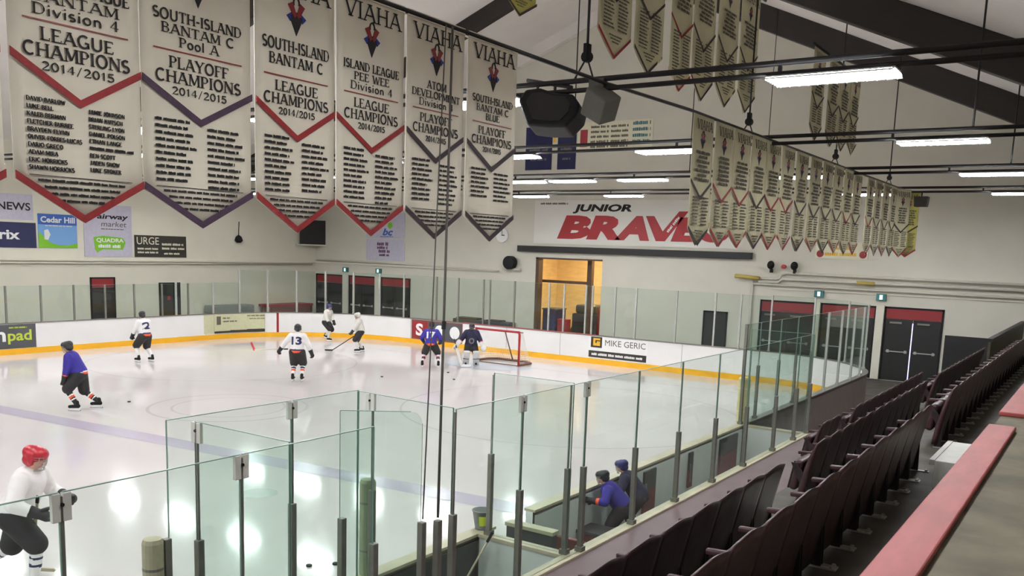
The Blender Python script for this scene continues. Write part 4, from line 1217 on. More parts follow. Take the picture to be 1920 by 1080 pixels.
t = thing('wall_heater', 'round black wall heater beside the doorway beam', 'heater', (-22.7, 33.2, 3.5))
b = MB(); b.cyl((-22.68, 32.98, 3.54), (-22.68, 33.3, 3.54), .3, n=20); b.build('drum', 'black', t, bevel=.02)
b = MB(); b.box((-23.1, 33.2, 3.2), (-22.2, 33.38, 3.3)); b.build('bracket', 'pipe_white', t)
t = thing('clock', 'white wall clock behind the tip of the last ivory banner', 'clock', (-23.3, 33.3, 4.75))
b = MB(); b.cyl((-23.3, 33.32, 4.75), (-23.3, 33.39, 4.75), .32, n=24); b.build('dial', 'white', t)
b = MB(); b.rect(((-23.3,33.32,4.75),(1,0,0),(0,0,1)), -.015, 0, .015, .22, .002, .006); b.rect(((-23.3,33.32,4.75),(1,0,0),(0,0,1)), -.02, -.02, .15, .02, .002, .006); b.build('hands', 'ink', t)
for x, w in ((-10.84, 'next to the door track'), (-9.96, 'by the small yellowed sign')):
    t = thing('floodlight', 'black floodlight on the pipes ' + w, 'lamp', (x, 33.2, 3.75))
    b = MB(); b.sphere((x, 33.15, 3.88), (.14, .12, .16)); b.build('lamp_head', 'black', t, smooth=True)
    b = MB(); b.box((x-.03, 33.15, 3.6), (x+.03, 33.38, 3.74)); b.build('bracket', 'black', t)
t = thing('alarm_bell', 'small red alarm bell between the two floodlights', 'bell', (-10.4, 33.3, 3.84))
b = MB(); b.cyl((-10.4, 33.25, 3.84), (-10.4, 33.39, 3.84), .08, n=14); b.build('gong', 'bright_red', t)

def wall_pipe(pts, r, m, label):
    b = MB(); b.tube(pts, r, n=10)
    o = b.build('wall_pipe', m, loc=pts[0], smooth=True)
    tag(o, label, 'pipe', 'wall pipes')
y = 33.28
wall_pipe([(-11.3, y, 3.36), (-10.62, y, 3.37), (-10.5, y, 3.4), (-10.45, y, 3.55), (-10.3, y, 3.6), (2, y, 3.52)], .05, 'pipe_white', 'upper white pipe with a bend along the end wall')
wall_pipe([(-11.3, y, 3.24), (-10.55, y, 3.25), (-10.4, y, 3.38), (2, y, 3.36)], .06, 'pipe_white', 'lower white pipe with a bend along the end wall')
wall_pipe([(-12.2, y-.1, 3.42), (-11.25, y-.1, 3.37)], .075, 'pipe_yellow', 'short yellow pipe stub beside the doorway beam')
wall_pipe([(-11.5, y, 3.15), (-6, y, 3.13), (2, y, 3.1)], .04, 'pipe_white', 'thin white conduit under the two bent pipes')
wall_pipe([(-7.7, y-.1, 3.37), (-7.1, y-.1, 3.36)], .07, 'pipe_yellow', 'short cream valve pipe on the end wall by the exit signs')
wall_pipe([(-11.55, y+.05, 0), (-11.55, y+.05, 3.3)], .04, 'pipe_white', 'upright white pipe beside the corner doors')
wall_pipe([(-35.3, -5, 2.98), (-35.3, 20, 2.97), (-35.3, 33.1, 3.0)], .035, 'pipe_white', 'thin pale conduit along the side wall under the signs')
wall_pipe([(-35.2, 33.3, 3.24), (-30, 33.3, 3.25), (-23.4, 33.3, 3.15)], .045, 'pipe_white', 'pale conduit along the end wall above the far doors')

# adverts on the boards
BL = ((FX, 0, 0), (0,1,0), (0,0,1))
def board_ad(label, frame, u0, v0, u1, v1, m):
    return sign('board_advert', label, 'advert', frame, u0, v0, u1, v1, m, .012)
t = board_ad('dark grey board advert with lime lettering', BL, 13.0, .21, 16.1, 1.03, 'sign_grey')
lettering(t, BL, [('pad', 15.15, .36, 15.95, .84, {'bold': .02})], 'lime', .012); lettering(t, BL, [('n', 14.75, .46, 15.08, .8, {'bold': .03})], 'white', .012, 'white_lettering')
lettering(t, BL, [(None, 15.2, .9, 15.8, .95)], 'lime', .012, 'small_lettering')
t = board_ad('sage green board advert at the start of the rounded corner', BL, 23.0-.0, .24, 23.5, 1.03, 'sage')
# the rest of that advert follows the bend in flat facets
aa = [180, 172, 164, 156]
for k in range(3):
    p = [(FX+RL+(RL-.0)*math.cos(math.radians(q)), YE-RL+RL*math.sin(math.radians(q))) for q in (aa[k], aa[k+1])]
    U = Vector((p[1][0]-p[0][0], p[1][1]-p[0][1], 0)); Ln = U.length; U.normalize()
    F = (Vector((*p[0], 0)), U, Vector((0,0,1)))
    b = MB(); b.rect(F, -.01, .24, Ln+.01, 1.03, .02, .032); b.build('panel', 'sage', t)
    b = MB(); b.rect(F, -.01, .24, Ln+.01, .33+.02*k, .032, .036); b.build('dark_hills', 'sign_black', t)
    b = MB()
    if k == 0: b.rect(F, .1, .6, .3, .95, .033, .037); dash_words(b, F, .4, .84, Ln, .9, .033, .037, 0, 1); dash_words(b, F, .4, .7, Ln, .76, .033, .037, 0, 2)
    if k == 1: dash_words(b, F, 0, .7, .3, .76, .033, .037, 0, 4)
    if k == 2: dash_words(b, F, 0, .92, Ln, .97, .033, .037, 0, 3); dash_words(b, F, .1, .8, Ln, .84, .033, .037, 0, 5)
    if b.v: b.build('lettering', 'ink_soft', t)
BE = ((0, YE, 0), (1,0,0), (0,0,1))
t = board_ad('red and grey board advert with a white letter behind the net', BE, -24.85, .2, -22.1, 1.03, 'gate_brown')
b = MB(); b.rect(BE, -24.8, .26, -23.95, .97, .012, .016); b.build('red_square', 'red', t)
b = MB(); b.rect(BE, -23.9, .26, -22.15, .97, .012, .016); b.build('grey_square', 'sign_grey', t)
lettering(t, BE, [('S', -24.6, .36, -24.2, .88, {'bold': .04})], 'white', .017)
b = MB()
for dx in (-23.3, -22.5): b.cyl((dx, YE-.017, .62), (dx, YE-.022, .62), .26, n=20)
b.build('white_disc', 'white', t)
t = board_ad('white board advert with black and gold square logo', BE, -16.15, .22, -13.7, 1.03, 'white')
b = MB(); b.rect(BE, -16.05, .62, -15.58, 1.02, .012, .016); b.build('logo_square', 'sign_black', t)
b = MB(); b.prism([(-15.95,.69),(-15.66,.69),(-15.66,.86),(-15.8,.86),(-15.8,.79),(-15.86,.79),(-15.86,.9),(-15.66,.9),(-15.66,.97),(-15.95,.97)], BE, .016, .02); b.build('logo_letter', 'gold', t)
lettering(t, BE, [('MIKE GERIC', -15.45, .72, -13.8, .94)], 'ink_soft', .012)
b = MB(); b.rect(BE, -16.13, .25, -13.75, .5, .012, .016); b.build('web_strip', 'sign_black', t)
lettering(t, BE, [(None, -16.0, .33, -13.9, .42)], 'white', .016, 'small_lettering')
# things behind the far glass
t = thing('table', 'red-brown table against the side wall behind the corner glass', 'table', (-34.9, 30.9, 0))
b = MB(); b.box((-35.3, 29.5, .9), (-34.4, 32.3, 1.02)); b.build('tabletop', 'red', t)
b = MB(); b.box((-34.5, 29.5, .55), (-34.45, 32.3, .9)); b.build('apron', 'gate_brown', t)
for yy in (29.6, 32.2):
    for xx in (-35.2, -34.5):
        b = MB(); b.box((xx, yy-.04, 0), (xx+.07, yy+.04, .9)); b.build('leg', 'dark_wood', t)
t = thing('covered_bench', 'grey covered bench against the side wall beyond the sage advert', 'bench', (-34.9, 27.2, 0))
b = MB(); b.box((-35.3, 26.3, .68), (-34.5, 28.6, 1.06)); b.build('cover', 'bench_grey', t, bevel=.05)
for yy in (26.4, 28.5):
    b = MB(); b.box((-35.1, yy-.05, 0), (-34.7, yy+.05, .7)); b.build('leg', 'dark_grey', t)
t = thing('stacked_chairs_rack', 'dark low rack against the end wall behind the goalie', 'rack', (-22, 33.0, 0))
b = MB(); b.box((-25.6, 32.8, 0), (-22.4, 33.35, .86)); b.build('rack_body', 'sign_grey', t, bevel=.03)
b = MB(); b.box((-25.4, 32.78, .86), (-24.2, 33.3, .94)); b.box((-23.7, 32.78, .86), (-22.9, 33.3, .92)); b.build('rack_load', 'dark_grey', t, bevel=.03)
# equipment room contents
t = thing('ice_machine', 'dark ice machine parked inside the lit doorway', 'machine', (-19.8, 35.2, 0))
b = MB(); b.box((-20.5, 35.1, .4), (-19.2, 37.0, 1.35)); b.build('body', 'sign_black', t, bevel=.06)
b = MB(); b.box((-20.4, 35.2, 1.35), (-19.3, 36.0, 1.75)); b.build('hood', 'dark_grey', t, bevel=.1)
for xx in (-20.5, -19.2):
    for yy in (35.5, 36.6):
        b = MB(); b.cyl((xx-.1, yy, .38), (xx+.1, yy, .38), .38, n=18); b.build('wheel', 'rubber', t)
b = MB(); b.tube([(-19.5,35.2,1.2),(-19.4,35.05,1.7),(-19.3,35.0,1.75)], .05, n=8); b.build('hose', 'alu_light', t)
t = thing('storage_bin', 'navy storage bin inside the doorway by its timber jamb', 'bin', (-21.0, 34.4, 0))
b = MB(); b.box((-21.4, 34.0, 0), (-20.7, 34.9, 1.5)); b.build('bin_body', 'navy', t, bevel=.04)
b = MB(); b.box((-21.42, 33.98, 1.5), (-20.68, 34.92, 1.56)); b.build('lid', 'sign_grey', t, bevel=.01)
t = thing('crate', 'red crate low in the doorway', 'crate', (-20.2, 33.95, 0))
b = MB(); b.box((-20.45, 33.75, 0), (-19.95, 34.1, 1.15)); b.build('crate_body', 'red', t, bevel=.02)
t = thing('gas_cylinder', 'red gas cylinder beside the timber post in the doorway', 'cylinder', (-18.75, 34.6, 0))
b = MB(); b.tube([(-18.75,34.6,0),(-18.75,34.6,1.5),(-18.75,34.6,1.62),(-18.75,34.6,1.7)], [.13,.13,.1,.04], n=14); b.build('tank', 'red', t, smooth=True)
b = MB(); b.cyl((-18.75,34.6,1.68),(-18.75,34.6,1.8), .03, n=8); b.build('valve', 'alu', t)
t = thing('equipment_sack', 'bulky green-grey equipment sack in the doorway', 'sack', (-18.4, 35.0, 0))
b = MB(); b.sphere((-18.42, 35.05, .75), (.34, .35, .76), nu=16, nv=12); b.build('sack_body', 'green_pad', t, smooth=True)
b = MB(); b.cyl((-18.42,35.05,1.42),(-18.42,35.05,1.62), .09, n=10); b.build('neck', 'olive', t)

# ------------------------------------------------------------------ seats
def make_seat():
    t = thing('folding_seat', 'maroon folding seat', 'seat', (0,0,0), 'maroon folding seats')
    W_ = .2722
    # backrest: full-height padded panel, crest rounded at its corners; seat faces -X
    N, K = 10, 9
    def pt(i, j, side):
        s = -1 + 2*i/N
        v = j/K
        crest = .76 - .028*abs(s)**4 + .006*math.sin(5*s+1)
        z = .05 + (crest-.05)*v
        x = -.02 + .13*v**1.3 + .012*math.cos(s*PI/2) * math.sin(PI*min(1, v*1.1)) + .012*math.sin(7*v+2*s)*(1-abs(s))*.4
        th = .06*(1-.6*v**5)
        if side: x -= th + .02*math.cos(s*PI/2)*math.sin(PI*v)
        return (x, s*W_, z - (.012 if side else 0))
    vs = [pt(i, j, 0) for j in range(K+1) for i in range(N+1)] + [pt(i, j, 1) for j in range(K+1) for i in range(N+1)]
    Q = (N+1)*(K+1); fs = []
    q = lambda i, j: j*(N+1)+i
    for j in range(K):
        for i in range(N):
            fs.append((q(i,j), q(i+1,j), q(i+1,j+1), q(i,j+1)))
            fs.append((Q+q(i,j), Q+q(i,j+1), Q+q(i+1,j+1), Q+q(i+1,j)))
    for i in range(N):
        fs.append((q(i,K), q(i+1,K), Q+q(i+1,K), Q+q(i,K))); fs.append((q(i+1,0), q(i,0), Q+q(i,0), Q+q(i+1,0)))
    for j in range(K):
        fs.append((q(0,j), q(0,j+1), Q+q(0,j+1), Q+q(0,j))); fs.append((q(N,j+1), q(N,j), Q+q(N,j), Q+q(N,j+1)))
    b = MB(); b.add(vs, fs); b.build('backrest', 'seat', t, smooth=True)
    # folded-up seat cushion
    b = MB()
    b.obox((-.11, 0, .36), ((0,1,0), (.18,0,1), (1,0,-.18)), (.22, .17, .04))
    b.build('seat_cushion', 'seat', t, bevel=.03, segs=3)
    b = MB(); b.obox((-.16, 0, .355), ((0,1,0), (.18,0,1), (1,0,-.18)), (.2, .155, .012)); b.build('seat_pan', 'seat_dark', t, bevel=.008)
    for s in (-1, 1):
        b = MB(); b.prism([(-.05,.0),(.03,.0),(.02,.34),(-.1,.5),(-.16,.5),(-.06,.3)], ((0, s*.245, 0), (1,0,0), (0,0,1)), -.008, .008)
        lg = b.build('leg', 'seat_dark', t)
        b = MB(); b.box((-.06, s*.245-.022, 0), (.14, s*.245+.022, .012)); b.cyl((.11, s*.245, .01), (.11, s*.245, .03), .016, n=8); b.build('foot', 'alu_light', lg)
    b = MB(); b.obox((-.1, .246, .52), ((1,0,.06),(0,1,0),(-.06,0,1)), (.13, .022, .018)); b.build('armrest', 'seat', t, bevel=.01)
    return t
SP = .545
seat0 = make_seat(); first = True
rows = [
    (-1.6, 1.90, 2.9, 10.3, 'back row, %s before the grey aisle step', True),
    (-1.6, 1.90, 11.75, 24.0, 'back row, %s beyond the grey aisle step', False),
    (-2.52, 1.48, 2.9, 8.25, 'middle row, %s before the small white-edged step', True),
    (-2.52, 1.48, 9.35, 16.1, 'middle row, %s beyond the small white-edged step', False),
    (-2.52, 1.48, 16.95, 24.0, 'middle row, %s after its second gap', False),
    (-3.4, 1.05, 12.95, 14.1, 'short front row pair, %s beside the yellow pad', False),
    (-3.4, 1.05, 14.95, 21.4, 'front row along the corner glass, %s of that run', False),
]
for x, z, y0, y1, w, rev in rows:
    n = int((y1-y0)/SP); sp = SP
    if rev: y0 = y1-n*SP
    for k in range(n):
        kk = n-1-k if rev else k
        y = y0 + sp*(kk+.5)
        lab = 'maroon folding seat, ' + w % ORD[k]
        if first:
            seat0.location = (x, y, z); seat0['label'] = lab; first = False
        else:
            dup(seat0, (x, y, z), lab)

# ------------------------------------------------------------------ inside the player bench
t = thing('player_bench', 'long grey rubber-topped player bench behind the glass', 'bench', (-4.75, 12, 0))
b = MB(); b.box((-4.78, 9.3, .60), (-4.40, 15.4, .68)); b.build('seat', 'bench_grey', t, bevel=.015)
for y in (9.5, 11.0, 12.5, 14.0, 15.2):
    b = MB(); b.box((-4.74, y-.04, .2), (-4.44, y+.04, .6)); b.build('leg', 'dark_grey', t)
b = MB(); b.box((NX+.11, 7.6, -.03), (BX-.06, 15.73, .2)); struct(b.build('floor_6', 'bench_grey'))
b = MB(); b.box((NX+.11, -4, -.03), (BX-.06, 7.49, .12)); struct(b.build('floor_7', 'bench_grey'))
b = MB(); b.box((NX+.11, 15.85, -.03), (-4.25, 24.2, .10)); struct(b.build('floor_8', 'dark_grey'))
b = MB(); b.box((-5.3, 17.0, .10), (-4.4, 17.25, .112)); o = b.build('floor_stripe', 'red_wood'); struct(tag(o, None, None))
b = MB(); b.box((-5.35, 16.3, .1), (-4.6, 16.45, .45)); tag(b.build('low_bench', 'white_paint', loc=(-5, 16.4, .1)), 'low white plank bench in the corner pen behind the yellow pad', 'bench')
# boards facing the bench
b = MB(); b.box((NX+.102, 8.66, .2), (NX+.125, 15.7, 1.0)); b.build('inner_lining', 'bench_white', bench_boards)
b = MB(); b.box((NX+.102, 5.9, .2), (NX+.125, 7.48, 1.0)); b.build('inner_lining', 'dark_grey', box_boards)
for y0, y1, za, m, w in ((11.55, 11.95, .34, 'gate_brown', 'next to the leaning skaters'), (13.2, 13.36, .4, 'gate_brown', 'narrow, in the middle of the bench'), (14.55, 15.4, .3, 'gate_brown', 'at the yellow pad')):
    t = thing('bench_gate_post', 'reddish brown gate frame on the bench side, ' + w, 'gate', (NX+.14, (y0+y1)/2, .2), 'gate frames on the bench side')
    b = MB(); b.box((NX+.126, y0, za), (NX+.16, y1, .68)); b.build('lower_plate', m, t, bevel=.006)
    b = MB(); b.box((NX+.126, y0, .68), (NX+.16, y1, .98)); b.build('upper_plate', 'dark_grey', t, bevel=.006)
    b = MB(); b.cyl((NX+.17, y0+.03, .5), (NX+.17, y0+.03, .8), .015, n=8); b.build('latch', 'alu', t)
# open gate leaf swung into the bench
t = thing('bench_gate', 'open bench gate with beige top swung in beside the bucket', 'gate', (-5.1, 8.1, .2))
b = MB(); b.box((-5.44, 8.05, .22), (-4.82, 8.15, 1.03)); b.build('gate_leaf', 'dark_grey', t, bevel=.008)
b = MB(); b.box((-5.45, 8.03, 1.03), (-4.81, 8.17, 1.075)); b.build('cap_rail', 'cap', t, bevel=.006)
b = MB(); b.box((-5.3, 8.03, .3), (-4.9, 8.05, .8)); b.build('kick_panel', 'gate_brown', t)
b = MB(); b.cyl((-5.43, 8.1, .4), (-5.43, 8.1, .9), .025, n=8); b.build('hinge', 'alu', t)
t = thing('equipment_box', 'small dark red box on the bench floor near the leaning skaters', 'box', (-5.2, 9.9, .2))
b = MB(); b.box((-5.4, 9.65, .2), (-5.05, 10.0, .55)); b.build('box_body', 'gate_brown', t, bevel=.01)
b = MB(); b.box((-5.42, 9.63, .55), (-5.03, 10.02, .59)); b.build('lid', 'dark_grey', t, bevel=.005)
t = thing('chair', 'dark red folding chair by the end of the bench', 'chair', (-4.95, 8.75, .2))
b = MB(); b.obox((-4.95, 8.7, .62), ((1,0,0),(0,1,.3),(0,-.3,1)), (.2, .02, .22)); b.build('backrest', 'gate_brown', t, bevel=.008)
b = MB(); b.box((-5.15, 8.72, .55), (-4.75, 9.08, .58)); b.build('seat', 'gate_brown', t, bevel=.008)
for xx in (-5.13, -4.77):
    b = MB(); b.cyl((xx, 9.05, .2), (xx, 8.7, .8), .012, n=6); b.build('leg', 'alu', t)
    b = MB(); b.cyl((xx, 8.75, .2), (xx, 9.0, .56), .012, n=6); b.build('leg', 'alu', t)

# bucket of pucks on the boards
t = thing('bucket', 'grey metal bucket with yellow label standing on the boards', 'bucket', (-5.5, 7.62, 1.075))
bx, by, bz = -5.5, 7.66, 1.075
b = MB()
nn = 24
rings = [(.0,.078),(.02,.08),(.2,.108),(.205,.116),(.215,.116),(.215,.106),(.03,.076),(.03,0.001)]
vs = []; fs = []
for z, r in rings:
    for k in range(nn):
        a = 2*PI*k/nn; vs.append((bx+r*math.cos(a), by+r*math.sin(a), bz+z))
for j in range(len(rings)-1):
    for k in range(nn):
        fs.append((j*nn+k, j*nn+(k+1) % nn, (j+1)*nn+(k+1) % nn, (j+1)*nn+k))
fs.append(tuple(range(nn-1, -1, -1)))
b.add(vs, fs); b.build('pail', 'bucket', t, smooth=True)
b = MB()
vs = []; fs = []
for j, (z, r) in enumerate(((.05,.0855),(.16,.1028))):
    for k in range(6):
        a = math.radians(-75+14*k); vs.append((bx+r*math.cos(a), by+r*math.sin(a), bz+z))
fs = [(k, k+1, 7+k, 6+k) for k in range(5)]
b.add(vs, fs); b.build('label', 'lime', t)
b = MB(); b.tube([(bx+.11*math.cos(math.radians(a)), by+.118*math.cos(math.radians(0))*0+.0, bz+.2-.0) if False else (bx+.118*math.cos(math.radians(a)), by+.03, bz+.2-.11*math.sin(math.radians(a))) for a in range(0, 181, 20)], .004, n=6); b.build('handle', 'wire', t)

# pucks
for x, y, w in ((-20.25, 12.81, 'near the skater in the blue jersey'), (-18.91, 20.67, 'between the number thirteen skater and the net'), (-18.09, 23.0, 'at the skates of the number seventeen player'), (-16.99, 21.91, 'in front of the goalie'),
                (-8.21, 7.64, 'on the wet ice seen through the open gate leaf'), (-8.0, 7.9, 'beside another puck seen through the open gate leaf')):
    b = MB(); b.tube([(x,y,.001),(x,y,.006),(x,y,.022),(x,y,.027)], [.036,.04,.04,.036], n=18)
    tag(b.build('puck', 'rubber', loc=(x,y,0)), 'black puck on the ice ' + w, 'puck', 'pucks on the ice')

# ------------------------------------------------------------------ hockey sticks
def stick(label, top, heel, blade_dir, m='black', tape='black', goalie=False, group=None):
    top = Vector(top); heel = Vector(heel); bd = Vector(blade_dir).normalized()
    t = thing('hockey_stick', label, 'hockey stick', heel, group)
    ax = (top-heel).normalized()
    W = ax.cross(bd).normalized()
    Dp = W.cross(ax).normalized()
    L = (top-heel).length
    b = MB(); b.obox((top+heel)/2, (ax, Dp, W), (L/2, .015, .010)); b.build('shaft', m, t, bevel=.004)
    if goalie:
        b = MB(); b.obox(heel+ax*.32, (ax, Dp, W), (.32, .045, .013)); b.build('paddle', 'glove_pale', t, bevel=.006)
    Lb = .34 if goalie else .29
    up = W.cross(bd).normalized()
    if up.z < 0: up = -up
    hb = .045 if goalie else .034
    pts = []
    b = MB()
    b.prism([(-.02,-hb),(Lb*.9,-hb+.004),(Lb,-hb+.03),(Lb*.97,hb*.9),(Lb*.6,hb),(-.02,hb)], (heel, bd, up), -.008, .008)
    b.build('blade', tape, t, bevel=.003)
    b = MB(); b.obox(top-ax*.05, (ax, Dp, W), (.06, .018, .013)); b.build('grip_tape', 'glove_pale' if m == 'black' else 'black', t, bevel=.004)
    return t
stick('pale wooden hockey stick leaning on the cross wall beside the bucket', (-5.2, 7.43, 1.14), (-5.42, 6.75, .16), (0.3, -1, 0), 'cap', 'cap')

# ------------------------------------------------------------------ goal
t = thing('hockey_net', 'red hockey goal with white netting at the end of the ice', 'goal', (-18.4, 26.2, 0))
PX0, PX1, GY, GH, GR = -19.35, -17.4, 26.18, 1.22, .03
b = MB()
for x in (PX0, PX1):
    b.tube([(x, GY, 0), (x, GY, GH-.08), (x+(.04 if x < -18 else -.04), GY, GH-.01)], .042, n=10)
b.build('goal_post', 'bright_red', t, smooth=True)
b = MB(); b.tube([(PX0, GY, GH), (PX1, GY, GH)], .04, n=10); b.build('crossbar', 'bright_red', t, smooth=True)
base = [(PX0, GY, .04), (PX0+.02, GY+.75, .04), (PX0+.3, GY+1.08, .04), (PX1-.3, GY+1.08, .04), (PX1+.0, GY+.8, .04), (PX1, GY, .04)]
b = MB(); b.tube(base, .045, n=8); b.build('base_frame', 'pad_brown', t, smooth=True)
topf = [(PX0, GY, GH-.01), (PX0+.18, GY+.5, GH-.06), (PX1-.18, GY+.5, GH-.06), (PX1, GY, GH-.01)]
b = MB(); b.tube(topf, .018, n=8); b.tube([((PX0+PX1)/2, GY+.5, GH-.06), ((PX0+PX1)/2, GY+1.06, .05)], .022, n=8); b.build('back_brace', 'pad_brown', t, smooth=True)
b = MB()
def lerp(a, c, k): return Vector(a).lerp(Vector(c), k)
topl = [topf[0], topf[1], topf[1], topf[2], topf[2], topf[3]]
def along(path, k):
    n = len(path)-1; x = k*n; i = min(int(x), n-1); return lerp(path[i], path[i+1], x-i)
NS = 44
tp = [along([topf[0], topf[1], lerp(topf[1], topf[2], .5), topf[2], topf[3]], k/NS) for k in range(NS+1)]
bt = [along([base[0], base[1], base[2], lerp(base[2], base[3], .5), base[3], base[4], base[5]], k/NS) for k in range(NS+1)]
for k in range(NS+1):
    b.tube([tp[k], bt[k]], .0035, n=3)
for j in range(1, 14):
    ring_ = [tp[k].lerp(bt[k], j/14) for k in range(0, NS+1, 2)]
    b.tube(ring_, .0035, n=3)
for k in range(0, 22):
    x = PX0+.05+(PX1-PX0-.1)*k/21
    b.tube([(x, GY, GH-.02), (min(max(x, PX0+.18), PX1-.18), GY+.5, GH-.06)], .0035, n=3)
for j in range(1, 6):
    b.tube([(PX0+.03*j, GY+.1*j, GH-.02-.008*j), (PX1-.03*j, GY+.1*j, GH-.02-.008*j)], .0035, n=3)
b.build('netting', 'net_cord', t)
b = MB(); b.box((PX0, GY-.01, 0), (PX1, GY+.02, .03)); b.build('goal_sill', 'pad_brown', t)

# ------------------------------------------------------------------ people
def union_mesh(name, prims, voxel, mats, parent, paint=None, smooth_it=4):
    """prims: ('c', p0, p1, r0, r1) tapered limb | ('s', centre, radii) ellipsoid | ('b', centre, axes, halfsizes) block; merged into ONE surface"""
    b = MB()
    for p in prims:
        if p[0] == 'c':
            _, p0, p1, r0, r1 = p
            p0 = Vector(p0); p1 = Vector(p1); d = (p1-p0)
            L = d.length
            if L < 1e-5: b.sphere(p0, r0, nu=12, nv=8); continue
            b.tube([p0.lerp(p1, k/4) for k in range(5)], [r0+(r1-r0)*k/4 for k in range(5)], n=14)
            b.sphere(p0, r0, nu=14, nv=10); b.sphere(p1, r1, nu=14, nv=10)
        elif p[0] == 's':
            b.sphere(p[1], p[2], nu=18, nv=14)
        else:
            b.obox(p[1], p[2], p[3])
    off = parent_loc(parent)
    me = bpy.data.meshes.new(name)
    me.from_pydata([tuple(Vector(v)-off) for v in b.v], [], b.f)
    o = bpy.data.objects.new(name, me); COL.objects.link(o)
    md = o.modifiers.new('r', 'REMESH'); md.mode = 'VOXEL'; md.voxel_size = voxel; md.use_smooth_shade = True
    sm = o.modifiers.new('s', 'SMOOTH'); sm.iterations = smooth_it; sm.factor = .5
    dg = bpy.context.evaluated_depsgraph_get()
    me2 = bpy.data.meshes.new_from_object(o.evaluated_get(dg))
    o.modifiers.clear(); o.data = me2; bpy.data.meshes.remove(me)
    me2.name = name
    me2.materials.clear()
    for m in mats: me2.materials.append(M[m])
    if paint:
        me2.polygons.foreach_set('material_index', [paint(p.center + off) for p in me2.polygons])
    me2.polygons.foreach_set('use_smooth', [True]*len(me2.polygons))
    o.parent = parent
    return o

def ik(a, c, l1, l2, pole):
    a = Vector(a); c = Vector(c); d = c-a; L = min(d.length, (l1+l2)*.995)
    dn = d.normalized(); c2 = a + dn*L
    x = (l1*l1 - l2*l2 + L*L)/(2*L); h = math.sqrt(max(1e-6, l1*l1-x*x))
    pv = Vector(pole); pv = (pv - dn*pv.dot(dn)).normalized()
    return a + dn*x + pv*h, c2

def project_text(parent, body, s, centre, outdir, up, w, h, m, name):
    # number wrapped onto the jersey surface
    W = Vector(outdir).normalized(); up = Vector(up); V = (up - W*up.dot(W)).normalized(); U = V.cross(W)
    off = parent_loc(parent)
    bm = bmesh.new(); bm.from_mesh(body.data); tree = BVHTree.FromBMesh(bm); bm.free()
    b = MB(); serif = False
    F = ((0,0,0), (1,0,0), (0,1,0))
    font_text(b, s, F, -w/2, -h/2, w/2, h/2, 0, 0, 0, bold=.04)
    # split long faces so they can follow the cloth
    bm = bmesh.new(); vv = [bm.verts.new(p) for p in b.v]
    for f in b.f:
        try: bm.faces.new([vv[i] for i in f])
        except Exception: pass
    bmesh.ops.triangulate(bm, faces=bm.faces[:])
    for _ in range(2):
        lg = [e for e in bm.edges if e.calc_length() > w*.14]
        if lg: bmesh.ops.subdivide_edges(bm, edges=lg, cuts=1)
        bmesh.ops.triangulate(bm, faces=bm.faces[:])
    bm.verts.index_update()
    C0 = Vector(centre)
    vs = []
    for v in bm.verts:
        p = C0 + U*v.co.x + V*v.co.y + W*.6 - off
        hit = tree.ray_cast(p, -W)
        q = hit[0] if hit[0] is not None else C0 - off + U*v.co.x + V*v.co.y
        vs.append(q + W*.006 + off)
    fs = [tuple(v.index for v in f.verts) for f in bm.faces]
    bm.free()
    nb = MB(); nb.add(vs, fs)
    return nb.build(name, m, parent)

